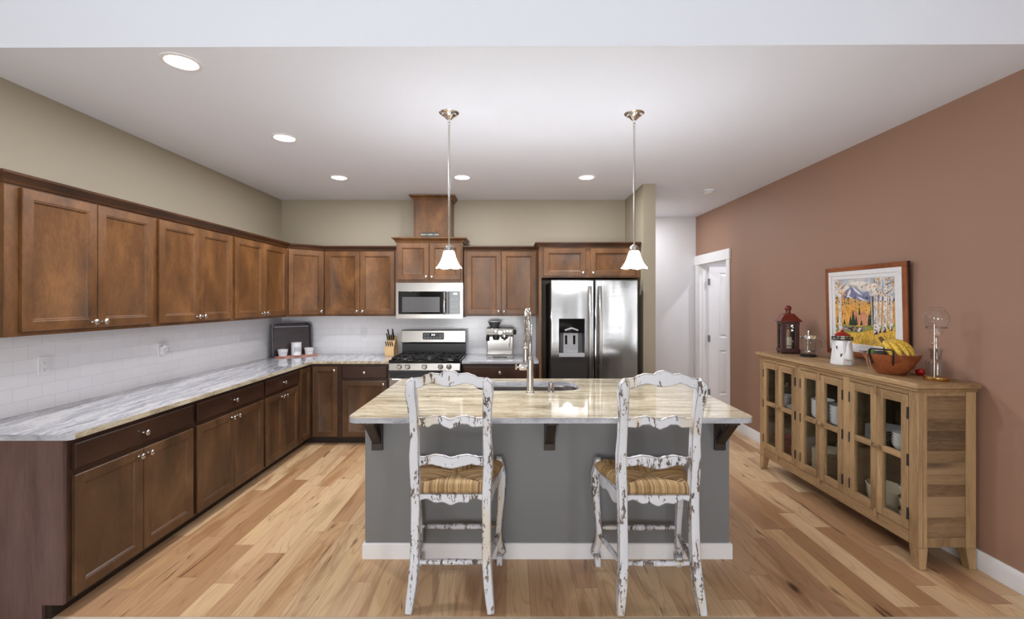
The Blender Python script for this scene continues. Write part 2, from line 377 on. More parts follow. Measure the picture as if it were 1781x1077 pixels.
# ---------------------------------------------------------------- the setting
XL, XR, YB, YH, CZ = -2.832, 2.735, 5.60, 6.76, 2.809
YN, CN = -4.0, 3.35
struct(MB().box(XL-.12, 4.2, 2.262, 7.2, -.06, 0).build('floor', M['planks'], smooth=0))
struct(MB().box(XL-.12, 4.3, YN-.1, 2.262, -.06, -.002).build('floor', M['carpet'], smooth=0))
m = MB(); m.prism([(XL-.12, 2.232), (XR+1.4, 2.188), (XR+1.4, 7.2), (XL-.12, 7.2)], CZ, CZ+.1, 'XY')
struct(m.build('ceiling', M['ceiling'], smooth=0))
m = MB(); m.prism([(XL-.12, 2.232), (XR+.12, 2.196), (XR+.12, 2.33), (XL-.12, 2.38)], CZ+.1, CN+.1, 'XY')
struct(m.build('wall_header', M['ceiling'], smooth=0))
struct(MB().box(XL-.12, 4.3, YN-.1, 2.3, CN, CN+.1).build('ceiling', M['ceiling'], smooth=0))
struct(MB().box(XL-.12, XL, YN, YB+.12, 0, CN).build('wall_left', M['olive'], smooth=0))
struct(MB().box(XL, 1.395, YB, YB+.12, 0, CZ).build('wall_back', M['olive'], smooth=0))
struct(MB().box(1.395, 1.526, 4.828, YH, 0, CZ).build('wall_partition', M['olive'], smooth=0))
struct(MB().box(1.526, XR, YH, YH+.12, 0, CZ).build('wall_hall', M['hallwhite'], smooth=0))
# right wall with the door opening
D0, D1, DH = 5.774, 6.657, 2.09
m = MB(); m.box(XR, XR+.115, .9, D0, 0, CN).box(XR, XR+.115, D1, YH+.12, 0, CZ).box(XR, XR+.115, D0, D1, DH, CZ)
struct(m.build('wall_right', M['rust'], smooth=0))
m = MB(); m.box(4.1, 4.2, 4.9, 7.2, 0, CZ).box(XR+.115, 4.1, 4.8, 4.9, 0, CZ).box(XR+.115, 4.1, 7.1, 7.2, 0, CZ)
struct(m.build('wall_closet', M['hallwhite'], smooth=0))
m = MB(); m.box(XR+.115, 4.2, .9, 1.0, 0, CN).box(4.2, 4.3, YN, 1.0, 0, CN); struct(m.build('wall_living', M['greige'], smooth=0))
# rear wall of the living room, behind the camera, with its two windows
m = MB()
for x0, x1, z0, z1 in ((XL, -2.1, 0, CN), (.2, 2.95, 0, CN), (3.45, 4.2, 0, CN), (-2.1, .2, 2.27, CN), (-2.1, .2, 0, .17), (2.95, 3.45, 2.3, CN), (2.95, 3.45, 0, .3)):
    m.box(x0, x1, YN-.1, YN, z0, z1)
struct(m.build('wall_rear', M['greige'], smooth=0))
for k, (x0, x1, z0, z1) in enumerate(((-2.1, .2, .17, 2.27), (2.95, 3.45, .3, 2.3))):
    w = MB(); t = .06
    w.box(x0-.07, x1+.07, YN-.02, YN+.02, z1, z1+.08).box(x0-.07, x1+.07, YN-.02, YN+.02, z0-.08, z0).box(x0-.07, x0, YN-.02, YN+.02, z0, z1).box(x1, x1+.07, YN-.02, YN+.02, z0, z1)
    xm = (x0+x1)/2
    for a in (x0, xm-t/2, x1-t): w.box(a, a+t, YN-.08, YN-.03, z0, z1)
    for a in (z0, z1-t): w.box(x0, x1, YN-.08, YN-.03, a, a+t)
    wo = struct(w.build('window_%d' % (k+1), M['trim'], smooth=0))
    MB().box(x0+.05, x1-.05, YN-.06, YN-.055, z0+.05, z1-.05).build('pane', M['winglass'], wo, smooth=0)
# baseboards
BB = [(0,0),(.014,0),(.014,.105),(.009,.113),(0,.113)]
struct(MB().sweep(BB, [(XR, 5.69), (XR, .9)]).build('baseboard_right', M['trim']))
struct(MB().sweep(BB, [(XL, YN), (XL, 2.2)]).build('baseboard_left', M['trim']))
struct(MB().sweep(BB, [(1.526, YH), (XR, YH)]).build('baseboard_hall', M['trim']))
struct(MB().sweep(BB, [(1.395, 4.828), (1.526, 4.828), (1.526, YH)]).build('baseboard_partition', M['trim']))
# door casing, jamb and open door leaf
m = MB(); x = XR
m.box(x-.018, x, D0-.082, D0, 0, DH).box(x-.018, x, D1, min(D1+.082, YH), 0, DH)
m.box(x-.024, x, D0-.095, YH-.001, DH, DH+.135)
struct(m.build('trim_1', M['trim'], bevel=.003))
m = MB(); m.box(x, x+.13, D0-.001, D0+.018, 0, DH).box(x, x+.13, D1-.018, D1+.001, 0, DH).box(x, x+.13, D0+.018, D1-.018, DH-.018, DH)
m.box(x+.05, x+.075, D0+.018, D0+.03, 0, DH-.018).box(x+.05, x+.075, D1-.03, D1-.018, 0, DH-.018)
struct(m.build('trim_2', M['trim'], bevel=.002))
def panel_rings(m, x0, x1, z0, z1, rings, T=None):
    """nested rectangles in the XZ plane, rings = (inset, y)"""
    vs = []; fs = []
    for i, y in rings: vs += [(x0+i, y, z0+i), (x1-i, y, z0+i), (x1-i, y, z1-i), (x0+i, y, z1-i)]
    for j in range(len(rings)-1):
        for i in range(4):
            a, b = 4*j+i, 4*j+(i+1) % 4; fs.append((a, b, b+4, a+4))
    k = 4*(len(rings)-1); fs.append((k, k+1, k+2, k+3)); m.add(vs, fs); return m
dl = MB(); dz0, dz1 = .012, DH-.03; dw = .84
def rects_with_holes(m, x0, x1, z0, z1, holes, y):
    zs = sorted({z0, z1, *[h[2] for h in holes], *[h[3] for h in holes]}); xs = sorted({x0, x1, *[h[0] for h in holes], *[h[1] for h in holes]})
    for a, b in zip(xs, xs[1:]):
        for c, d in zip(zs, zs[1:]):
            if not any(h[0] <= a and b <= h[1] and h[2] <= c and d <= h[3] for h in holes): m.add([(a,y,c),(b,y,c),(b,y,d),(a,y,d)], [(0,1,2,3)])
hs = [(.15, .36, .204, .849), (.48, .69, .204, .849), (.15, .36, 1.033, 1.97), (.48, .69, 1.033, 1.97)]
for y, sg in ((0, 1), (.035, -1)):
    rects_with_holes(dl, 0, dw, dz0, dz1, hs, y)
    for a, b, c, d in hs: panel_rings(dl, a, b, c, d, [(0, y), (.012, y+.010*sg), (.022, y+.010*sg), (.045, y+.002*sg)])
dl.add([(0,0,dz0),(dw,0,dz0),(dw,0,dz1),(0,0,dz1),(0,.035,dz0),(dw,.035,dz0),(dw,.035,dz1),(0,.035,dz1)], [(0,4,5,1),(1,5,6,2),(2,6,7,3),(3,7,4,0)])
do = struct(dl.build('door_1', M['trim'], smooth=0)); do.location = (XR+.128, D1-.056, 0); do.rotation_euler = (0, 0, math.radians(3))
for z in (.24, 1.02, 1.84):
    h = MB(); h.box(-.02, .012, -.012, -.001, z-.045, z+.045); h.lathe([(.007, z-.05), (.007, z+.05)], (-.004, -.012, 0), 10)
    h.build('hinge', M['hinge'], do)
# backsplashes
tag(MB().box(XL+.0005, XL+.008, 2.232, YB-.001, .914, 1.40).build('tile_backsplash', M['tileL'], smooth=0), 'white subway tile backsplash running along the left wall', 'backsplash')
tag(MB().box(XL+.009, .296, YB-.008, YB-.0005, .914, 1.42).build('tile_backsplash', M['tileB'], smooth=0), 'white subway tile backsplash on the far wall behind the range', 'backsplash')

# ---------------------------------------------------------------- cabinets
def knob(par, x, z, y=-.019):
    return MB().lathe([(.0075, 0), (.0055, .004), (.005, .014), (.009, .018), (.0155, .022), (.0165, .026), (.013, .030), (.006, .0325)], (0, 0, 0), 20, 'Y').build('knob', M['nickel'], par).__setattr__('location', (x, y, z))
DOORR = [(0, 0), (0, -.016), (.003, -.019), (.050, -.019), (.0535, -.016), (.0575, -.016), (.064, -.0075), (.067, -.0065)]
DRAWR = [(0, 0), (0, -.014), (.006, -.019)]
def front(par, kind, x0, x1, z0, z1, mat, kn=None):
    m = MB(); panel_rings(m, 0, x1-x0, 0, z1-z0, DOORR if kind == 'door' else DRAWR)
    o = m.build(kind, mat, par, smooth=25); o.location = (x0, 0, z0)
    if kn: knob(o, kn[0]-x0, kn[1]-z0)
    return o
def cabinet(name, label, loc, rz, w, depth, z0, z1, fronts, mat, toe=False, group=None, fmat=None, cat='cabinet'):
    c = thing(name, label, cat, loc, rz, group)
    MB().box(0, w, 0, depth, z0, z1).build('carcass', mat, c, bevel=.0015, smooth=0)
    if toe: MB().box(0, w, .075, depth, 0, z0).build('toe_kick', M['toe'], c, smooth=0)
    for kind, x0, x1, za, zb, kn in fronts: front(c, kind, x0, x1, za, zb, (fmat or {}).get(kind, mat), kn)
    return c
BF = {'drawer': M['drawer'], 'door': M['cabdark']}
FB = -2.195                                             # face frames of the left base run
def base_fronts(w, xa, xb):
    md = (xa+xb)/2
    return [('drawer', xa, xb, .727, .856, (md, .79)), ('door', xa, md-.002, .095, .697, (md-.034, .66)), ('door', md+.002, xb, .095, .697, (md+.034, .66))]
L90 = PI/2
bd = FB-XL-.01
y0 = 2.245
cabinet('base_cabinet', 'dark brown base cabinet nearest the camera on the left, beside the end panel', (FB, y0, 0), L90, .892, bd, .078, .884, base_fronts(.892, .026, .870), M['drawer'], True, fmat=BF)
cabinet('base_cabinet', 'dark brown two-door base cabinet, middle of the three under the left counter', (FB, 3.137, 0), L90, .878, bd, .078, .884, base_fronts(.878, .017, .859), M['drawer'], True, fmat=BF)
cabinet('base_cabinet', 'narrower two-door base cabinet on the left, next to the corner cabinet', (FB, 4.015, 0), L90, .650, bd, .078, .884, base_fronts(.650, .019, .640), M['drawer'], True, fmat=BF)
ep = MB(); ep.prism([(FB-.002, .0775), (FB-.002, .884), (XL+.012, .884), (XL+.012, 0), (FB-.105, 0), (FB-.105, .0775)], 2.228, 2.2445, 'XZ')
tag(ep.build('end_panel', M['endpanel'], smooth=0), 'dark reddish brown side panel closing the near end of the left base cabinets', 'cabinet panel')
# corner base: L shaped carcass with two doors meeting in the corner
c = thing('corner_base_cabinet', 'dark brown corner base cabinet with two doors meeting in the inside corner', 'cabinet', (FB, 4.665, 0))
m = MB(); yf = 4.95-4.665
m.prism([(0, 0), (0, yf), (.342, yf), (.342, YB-.01-4.665), (XL+.01-FB, YB-.01-4.665), (XL+.01-FB, 0)], .078, .884, 'XY')
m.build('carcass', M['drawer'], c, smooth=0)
m = MB(); m.prism([(-.075, 0), (-.075, yf+.075), (.342, yf+.075), (.342, YB-.01-4.665), (XL+.01-FB, YB-.01-4.665), (XL+.01-FB, 0)], 0, .078, 'XY')
m.build('toe_kick', M['toe'], c, smooth=0)
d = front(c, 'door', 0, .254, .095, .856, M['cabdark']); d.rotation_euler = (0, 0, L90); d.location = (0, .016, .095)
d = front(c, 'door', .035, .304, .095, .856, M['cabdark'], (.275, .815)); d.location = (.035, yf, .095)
YF = 4.95
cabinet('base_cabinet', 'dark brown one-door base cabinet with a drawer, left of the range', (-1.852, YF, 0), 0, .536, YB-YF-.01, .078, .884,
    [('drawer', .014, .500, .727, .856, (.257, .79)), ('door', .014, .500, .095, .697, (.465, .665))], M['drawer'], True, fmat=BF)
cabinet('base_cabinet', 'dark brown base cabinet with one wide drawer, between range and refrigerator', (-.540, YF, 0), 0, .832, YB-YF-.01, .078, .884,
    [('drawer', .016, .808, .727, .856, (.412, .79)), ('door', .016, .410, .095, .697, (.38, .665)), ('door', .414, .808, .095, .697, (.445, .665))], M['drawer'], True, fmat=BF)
# countertops
def rounded(poly, radii, n=6):
    out = []; k = len(poly)
    for i, p in enumerate(poly):
        r = radii[i] if isinstance(radii, (list, tuple)) else radii
        if not r: out.append(p); continue
        P, A, B = Vector(p), Vector(poly[i-1]), Vector(poly[(i+1) % k])
        a = (A-P).normalized(); b = (B-P).normalized(); h = a.angle(b)/2; t = r/math.tan(h)
        c = P+(a+b).normalized()*(r/math.sin(h)); s = P+a*t-c; e = P+b*t-c
        a0 = math.atan2(s.y, s.x); da = math.atan2(e.y, e.x)-a0
        da = (da+PI) % (2*PI)-PI
        for j in range(n+1): out.append((c.x+r*math.cos(a0+da*j/n), c.y+r*math.sin(a0+da*j/n)))
    return out
def slab(name, poly, z0, z1, mats, hole=None):
    bm = bmesh.new(); loops = [poly]+([hole] if hole else [])
    edges = []; rim = []
    for lp in loops:
        vs = [bm.verts.new((x, y, z1)) for x, y in lp]; es = [bm.edges.new((vs[i], vs[(i+1) % len(vs)])) for i in range(len(vs))]
        edges += es; rim.append(vs)
    bmesh.ops.triangle_fill(bm, edges=edges, use_beauty=True)
    top = list(bm.faces)
    lo = {v: bm.verts.new((v.co.x, v.co.y, z0)) for r in rim for v in r}
    for f in top: f.material_index = 0; bm.faces.new([lo[v] for v in reversed(f.verts)]).material_index = 0
    for r in rim:
        for i in range(len(r)):
            a, b = r[i], r[(i+1) % len(r)]; f = bm.faces.new((a, b, lo[b], lo[a]))
            f.material_index = 2 if len(mats) > 2 and abs(a.co.y-b.co.y) < .02 and a.co.y < 2.3 else 1
    bmesh.ops.recalc_face_normals(bm, faces=bm.faces)
    me = bpy.data.meshes.new(name); bm.to_mesh(me); bm.free()
    for x in mats: me.materials.append(x)
    o = bpy.data.objects.new(name, me); COL.objects.link(o)
    b = o.modifiers.new('bevel', 'BEVEL'); b.width = .004; b.segments = 2; b.angle_limit = .9; b.limit_method = 'ANGLE'
    return o
CX = -2.155
o = slab('countertop', rounded([(XL+.009, 2.222), (CX, 2.222), (CX, 4.925), (-1.318, 4.925), (-1.318, YB-.009), (XL+.009, YB-.009)], [0, .025, .012, 0, 0, 0]), .885, .915, [M['graniteL'], M['edge_warmlit'], M['edge_coollit']])
tag(o, 'long grey streaked granite countertop along the left wall and around the corner', 'countertop')
o = slab('countertop', [(-.543, 4.925), (.295, 4.925), (.295, YB-.009), (-.543, YB-.009)], .885, .915, [M['graniteB'], M['edge_coollit']])
tag(o, 'short granite countertop under the espresso machine, right of the range', 'countertop')

# wall cabinets
UF = -2.463
def up_fronts(xa, xm, xb, za=1.412, zb=2.135):
    return [('door', xa, xm-.002, za, zb, (xm-.032, za+.034)), ('door', xm+.002, xb, za, zb, (xm+.032, za+.034))]
ud = UF-XL-.001
UPG = None
cabinet('wall_cabinet', 'brown two-door wall cabinet nearest the camera on the left wall', (UF, 2.208, 0), L90, .922, ud, 1.39, 2.165, up_fronts(.066, .480, .900), M['cab'])
cabinet('wall_cabinet', 'brown two-door wall cabinet, middle one on the left wall', (UF, 3.130, 0), L90, .876, ud, 1.39, 2.165, up_fronts(.030, .441, .851), M['cab'])
cabinet('wall_cabinet', 'brown two-door wall cabinet on the left wall, next to the diagonal corner cabinet', (UF, 4.006, 0), L90, .976, ud, 1.39, 2.165, up_fronts(.026, .486, .940), M['cab'])
UB = 5.269
a = Vector((UF, 4.984)); b = Vector((-2.17, UB)); dg = b-a; dang = math.atan2(dg.y, dg.x); dl_ = dg.length
c = thing('diagonal_wall_cabinet', 'brown one-door wall cabinet set diagonally across the corner', 'cabinet', (a.x, a.y, 0), dang)
m = MB(); m.T = Matrix.Rotation(-dang, 4, 'Z') @ Matrix.Translation((-a.x, -a.y, 0))
m.prism([(a.x, a.y), (b.x, b.y), (b.x, YB-.009), (XL+.009, YB-.009), (XL+.009, a.y)], 1.39, 2.165, 'XY')
m.build('carcass', M['cab'], c, smooth=0)
front(c, 'door', .012, dl_-.014, 1.412, 2.135, M['cab'], (dl_-.045, 1.446))
cabinet('wall_cabinet', 'brown two-door wall cabinet on the far wall, left of the microwave', (-2.168, UB, 0), 0, .842, YB-UB-.009, 1.39, 2.165, up_fronts(.010, .415, .816), M['cab'])
cab_right = cabinet('wall_cabinet', 'brown two-door wall cabinet above the espresso machine', (-.553, UB, 0), 0, .847, YB-UB-.009, 1.39, 2.165, up_fronts(.033, .433, .833), M['cab'])
HF = 5.185
cab_hood = cabinet('wall_cabinet', 'short raised two-door wall cabinet over the microwave', (-1.315, HF, 0), 0, .755, YB-HF-.009, 1.775, 2.286,
    [('door', .014, .374, 1.806, 2.222, (.345, 1.838)), ('door', .380, .738, 1.806, 2.222, (.409, 1.838))], M['cab'])
RF = 4.925
cab_fridge = cabinet('wall_cabinet', 'short deep two-door cabinet over the refrigerator', (.322, RF, 0), 0, 1.070, YB-RF-.009, 1.818, 2.165,
    [('door', .024, .476, 1.835, 2.135, (.448, 1.868)), ('door', .530, 1.010, 1.835, 2.135, (.556, 1.868))], M['cab'])
tag(MB().box(.297, .3215, RF-.002, YB-.009, 0, 2.165).build('side_panel', M['cab'], smooth=0), 'tall narrow brown wood panel standing at the left side of the refrigerator', 'cabinet panel')
CR = [(-.012, 0), (.010, 0), (.014, .012), (.018, .018), (.034, .034), (.044, .040), (.046, .052), (-.012, .052)]
def crown(path, z, sc=1.0, par=None, mt=None):
    m = MB()
    if par: m.T = Matrix.Translation(-par.location)
    o = m.sweep([(p*sc, z+q*sc) for p, q in CR], path).build('crown_molding', mt or M['crown'], par, smooth=20)
    return o
tag(crown([(XL+.01, 2.207), (UF, 2.207), (a.x, a.y), (b.x, b.y), (-1.318, UB)], 2.147), 'long dark crown molding over the left wall cabinets, bending round the corner', 'crown molding')
crown([(-.552, UB), (.296, UB)], 2.147, 1, cab_right)
crown([(-1.316, 5.56), (-1.316, HF), (-.559, HF), (-.559, 5.56)], 2.235, 1, cab_hood, M['cab'])
crown([(.296, 5.2), (.296, RF-.003), (1.387, RF-.003)], 2.150, .95, cab_fridge)
c = thing('duct_cover', 'tall brown wood duct cover rising from the microwave cabinet to the ceiling', 'duct cover', (-.932, 5.34, 2.287))
MB().box(-.222, .222, 0, .25, 0, CZ-2.287-.003).box(-.222, -.205, -.006, 0, 0, .49).box(.205, .222, -.006, 0, 0, .49).build('carcass', M['cab'], c, smooth=0)
MB().sweep([(p, q+CZ-2.287-.056) for p, q in CR], [(-.222, .25), (-.222, -.006), (.222, -.006), (.222, .25)]).build('crown', M['cab'], c, smooth=20)
c = thing('word_sign', 'small dark wooden word sign standing on top of the microwave cabinet', 'sign', (-.926, 5.165, 2.2875))
MB().box(-.092, .092, -.014, .014, 0, .056).build('block', M['sign'], c, bevel=.002)
text('lettering', 'FAITH • HOPE • LOVE', .021, M['signtext'], c, (0, -.0145, .028))

# ---------------------------------------------------------------- range
rg = thing('range', 'stainless steel gas range with five knobs between the dark base cabinets', 'stove', (-.929, 4.875, 0))
m = MB(); m.box(-.378, .378, 0, .70, .07, .905).box(-.36, .36, .05, .68, 0, .07); m.build('body', M['darkgrey'], rg, bevel=.002)
m = MB(); m.prism([(-.036, .826), (-.026, .903), (0, .903), (0, .826)], -.380, .380, 'YZ'); m.build('control_panel', M['steel'], rg, bevel=.003)
m = MB(); m.box(-.380, .380, -.036, .60, .906, .922).box(-.380, .380, -.036, -.02, .922, .936).box(-.380, -.366, -.02, .60, .922, .936).box(.366, .380, -.02, .60, .922, .936)
m.build('cooktop', M['blackglass'], rg, bevel=.003)
for x in (-.267, -.178, 0, .171, .262):
    k = MB(); k.lathe([(.030, 0), (.029, .006), (.024, .010), (.022, .026), (.019, .031)], n=24, axis='Y'); k.box(-.0045, .0045, -.040, -.028, -.02, .02)
    o = k.build('knob', M['nickel'], rg, bevel=.001); o.location = (x, -.030, .865); o.rotation_euler = (0, random.choice((0, 0, .3)), 0)
d = MB(); d.box(-.378, .378, -.030, -.001, .24, .800).build('oven_door', M['steel'], rg, bevel=.004)
od = [o for o in bpy.data.objects if o.parent == rg and o.name.startswith('oven_door')][0]
MB().box(-.29, .29, -.034, -.030, .36, .66).build('window', M['blackglass'], od, bevel=.002)
MB().box(-.372, .372, -.0305, -.0295, .745, .800).build('vent_strip', M['black'], od)
h = MB(); h.tube([(-.33, -.075, .735), (.33, -.075, .735)], .013, 14).tube([(-.30, -.03, .735), (-.30, -.075, .735)], .010, 10).tube([(.30, -.03, .735), (.30, -.075, .735)], .010, 10)
h.build('handle', M['nickel'], od)
MB().box(-.378, .378, -.028, -.001, .08, .235).build('drawer', M['steel'], rg, bevel=.004)
bg = MB(); bg.prism([(.535, 1.060), (.520, 1.075), (.530, 1.215), (.545, 1.222), (.61, 1.222), (.61, 1.060)], -.381, .381, 'YZ').build('backguard', M['steel'], rg, bevel=.004)
MB().box(-.378, .378, .548, .61, .923, 1.060).build('backguard_lower', M['black'], rg, bevel=.002)
bgp = [o for o in bpy.data.objects if o.parent == rg and o.name.startswith('backguard')][0]
g = MB(); g.prism(rounded([(-.126, 1.108), (.126, 1.108), (.126, 1.190), (-.126, 1.190)], .012, 4), .5170, .5235, 'XZ'); dp = g.build('control_display', M['darkgrey'], bgp)
MB().box(-.04, .022, .5155, .5172, 1.150, 1.177).build('screen', M['blackglass'], dp)
dd = MB()
for x in (-.022, -.012, .002, .011): dd.box(x, x+.007, .5150, .5158, 1.156, 1.172)
dd.build('digits', M['display'], dp)
kb = MB()
for x, z in [(.075+i*.026, z) for i in range(2) for z in (1.162, 1.138)]+[(-.105+i*.036, 1.128) for i in range(6)]+[(-.105, 1.165), (-.07, 1.165)]: kb.box(x, x+.013, .5160, .5175, z-.004, z+.005)
kb.build('buttons', M['lightgrey'], dp)
for gx in (-.245, 0, .245):
    t = MB(); w, y0, y1, z0, z1 = .118, .02, .52, .945, .957
    for x in (-w, w-.012): t.box(gx+x, gx+x+.012, y0, y1, z0, z1)
    for y in (y0, y1-.012, .264): t.box(gx-w, gx+w, y, y+.012, z0, z1)
    for cy in (.145, .395):
        for ang in range(4):
            a = PI/4+ang*PI/2 if gx else ang*PI/2
            t.tube([(gx+.028*math.cos(a), cy+.028*math.sin(a), .953), (gx+.098*math.cos(a), cy+.098*math.sin(a), .951)], .006, 6)
    for x in (-w+.006, w-.006):
        for y in (y0+.006, y1-.006): t.box(gx+x-.006, gx+x+.006, y-.006, y+.006, .922, z0)
    t.build('grate', M['iron'], rg, bevel=.001)
for x, y, r in ((-.245, .145, .04), (-.245, .395, .035), (0, .27, .045), (.245, .145, .045), (.245, .395, .03)):
    MB().lathe([(r, .922), (r, .930), (r*.8, .932), (r*.8, .939), (r*.6, .941)], (x, y, 0), 20).build('burner', M['nickel'], rg)

# ---------------------------------------------------------------- microwave
mw = thing('microwave', 'stainless microwave with black window hung over the range', 'microwave', (-.929, 5.165, 1.368))
MB().box(-.378, .378, 0, .42, .008, .405).build('body', M['darkgrey'], mw, bevel=.002)
m = MB(); rects_with_holes(m, -.378, .378, 0, .4035, [(-.351, .345, .048, .306)], -.025)
m.add([(x, y, z) for y in (-.025, 0) for x, z in ((-.378, 0), (.378, 0), (.378, .4035), (-.378, .4035))], [(0,1,5,4),(1,2,6,5),(2,3,7,6),(3,0,4,7)])
fr = m.build('front_frame', M['steel'], mw)
dr = MB().box(-.351, .218, -.0265, -.005, .048, .306).build('door', M['blackglass'], mw, bevel=.003)
MB().box(-.308, .116, -.0272, -.0262, .072, .243).build('window', M['greyglass'], dr)
h = MB(); h.tube([(.172, -.028, .050), (.172, -.052, .072), (.172, -.058, .177), (.172, -.052, .282), (.172, -.028, .304)], .013, 14, sy=1.0).build('handle', M['chrome'], dr)
kp = MB().box(.2195, .345, -.0265, -.005, .048, .306).build('keypad', M['blackglass'], mw, bevel=.003)
k = MB()
for z in (.226, .207): [k.box(x, x+.013, -.0275, -.0263, z-.003, z+.003) for x in (.247, .276, .303)]
for z in (.170, .152, .136, .118): [k.box(x, x+.008, -.0275, -.0263, z-.0035, z+.0035) for x in (.245, .266, .285, .306)]
[k.box(x, x+.012, -.0275, -.0263, .076, .085) for x in (.247, .276, .303)]
k.build('buttons', M['lightgrey'], kp)
MB().box(.272, .312, -.0275, -.0263, .270, .287).build('clock', M['display'], kp)
e = MB(); e.tube([(.013*math.cos(a), 0, .013*math.sin(a)) for a in [2*PI*i/20 for i in range(20)]], .0012, 6, closed=True, up=(0,1,0))
e.tube([(-.006, 0, .004), (-.009, 0, 0), (-.005, 0, -.004), (-.002, 0, 0)], .001, 5).tube([(.002, 0, -.004), (.003, 0, .005), (.007, 0, .003), (.006, 0, -.003)], .001, 5)
o = e.build('emblem', M['lightgrey'], fr); o.location = (0, -.0258, .355)
MB().box(-.13, .18, .03, .30, 0, .008).build('vent', M['black'], mw)

# ---------------------------------------------------------------- refrigerator
rf = thing('refrigerator', 'stainless side-by-side refrigerator with a water dispenser in the left door', 'refrigerator', (.8695, 4.78, 0))
MB().box(-.455, .455, .082, .76, .03, 1.765).box(-.43, .43, .10, .70, 0, .03).build('body', M['darkgrey'], rf, bevel=.004)
MB().box(-.45, .45, .03, .081, .012, .062).build('toe_grille', M['black'], rf)
def fdoor(x0, x1, hole=None):
    m = MB(); z0, z1, c = .065, 1.79, .010
    rects_with_holes(m, x0+c, x1-c, z0+c, z1-c, [hole] if hole else [], 0)
    vs = []; fs = []
    for i, y in ((c, 0), (c*.3, c*.3), (0, c), (0, .078)): vs += [(x0+i, y, z0+i), (x1-i, y, z0+i), (x1-i, y, z1-i), (x0+i, y, z1-i)]
    for j in range(3):
        for i in range(4): fs.append((4*j+i, 4*j+(i+1) % 4, 4*j+4+(i+1) % 4, 4*j+4+i))
    fs.append((12, 13, 14, 15)); m.add(vs, fs)
    return m
hole = (-.374, -.102, .978, 1.380)
fz = fdoor(-.4595, -.004, hole).build('freezer_door', M['fridge'], rf, smooth=40)
fd = fdoor(.004, .4595).build('fridge_door', M['fridge'], rf, smooth=40)
dsp = MB(); x0, x1, z0, z1 = hole
dsp.add([(x0,0,z0),(x1,0,z0),(x1,0,z1),(x0,0,z1),(x0+.02,.06,z0+.04),(x1-.02,.06,z0+.04),(x1-.02,.06,z1-.01),(x0+.02,.06,z1-.01)], [(0,1,5,4),(1,2,6,5),(2,3,7,6),(3,0,4,7),(4,5,6,7)])
ds = dsp.build('dispenser', M['darkgrey'], fz, smooth=0)
q = MB(); q.box(x0+.002, x1-.002, -.002, .05, z0, z0+.038); q.box(x0+.05, x1-.065, .035, .059, z0+.04, z0+.25)
for px in (-.295, -.210): q.box(px-.026, px+.026, .028, .036, z0+.11, z0+.24)
q.box(x0+.002, x1-.002, .012, .055, z1-.15, z1-.002, 1); q.tube([(-.31, .012, z1-.125), (-.24, .004, z1-.10), (-.17, .008, z1-.125)], .010, 8)
for px in (-.295, -.210): q.box(px-.012, px+.012, .024, .029, z0+.13, z0+.225, 1)
for o in fz, : pass
q.build('dispenser_panel', [M['lightgrey'], M['blackglass']], fz, bevel=.002)
for par, hx in ((fz, -.052), (fd, .053)):
    h = MB(); zs = [.56+i*(1.72-.56)/14 for i in range(15)]
    h.tube([(hx, -.030-.034*math.sin(PI*(i/14)), z) for i, z in enumerate(zs)], .0165, 14, sx=.55, up=(0,-1,0), sq=True)
    h.box(hx-.011, hx+.011, -.032, .002, .565, .60).box(hx-.011, hx+.011, -.032, .002, 1.68, 1.715)
    h.build('handle', M['steel'], par)
text('lettering', 'Whirlpool', .021, M['lightgrey'], fd, (.316, -.0006, 1.71))

# ---------------------------------------------------------------- island
isl = thing('kitchen_island', 'grey painted kitchen island with white baseboard behind the two stools', 'kitchen island', (0, 2.775, 0))
m = MB(); IX0, IX1, IYB = -.893, 1.326, 3.79-2.775
m.box(IX0, IX1, 0, .12, 0, .883).box(IX0, IX0+.02, .12, IYB, 0, .883).box(IX1-.02, IX1, .12, IYB, 0, .883).box(IX0+.02, IX1-.02, IYB-.02, IYB, .09, .883).box(IX0+.02, IX1-.02, IYB-.09, IYB-.075, 0, .09)
m.build('body', M['islandgray'], isl, smooth=0)
MB().sweep([(0,0),(.014,0),(.014,.089),(.009,.094),(0,.094)], [(IX0, IYB), (IX0, 0), (IX1, 0), (IX1, IYB)][::1]).build('baseboard', M['trim'], isl)
for cx in (-.816, .2295, 1.264):
    k = MB(); k.box(cx-.033, cx+.033, -.020, 0, .662, .883).box(cx-.033, cx+.033, -.195, -.020, .862, .883)
    k.prism([(-.020, .700), (-.020, .725), (-.165, .862), (-.190, .862)], cx-.026, cx+.026, 'YZ')
    k.build('corbel', M['corbel'], isl, bevel=.0015, smooth=0)
SX0, SX1, SY0, SY1 = -.262, .506, 3.312, 3.672
sinkloop = rounded([(SX0, SY0), (SX1, SY0), (SX1, SY1), (SX0, SY1)], .12, 8)
ctop = slab('countertop', rounded([(-.925, 2.541), (1.367, 2.541), (1.367, 3.827), (-.925, 3.827)], [.06, .06, .02, .02]), .8835, .9145, [M['graniteI'], M['edge_coollit']], sinkloop)
tag(ctop, 'beige streaked granite slab topping the island, with a sink cut into it', 'countertop')
sk = MB(); n = len(sinkloop); cx, cy = (SX0+SX1)/2, (SY0+SY1)/2; vs = []; fs = []
for sc, z in ((1.06, .8825), (1.01, .8825), (1.0, .87), (.985, .72), (.94, .70), (.2, .695)):
    vs += [(cx+(x-cx)*sc, cy+(y-cy)*sc, z) for x, y in sinkloop]
for j in range(5):
    for i in range(n): a, b = j*n+i, j*n+(i+1) % n; fs.append((a, b, b+n, a+n))
fs.append(tuple(5*n+i for i in range(n))); sk.add(vs, fs)
so = tag(sk.build('sink', M['steel'], None, smooth=50), 'undermount stainless steel sink set in the island counter', 'sink')
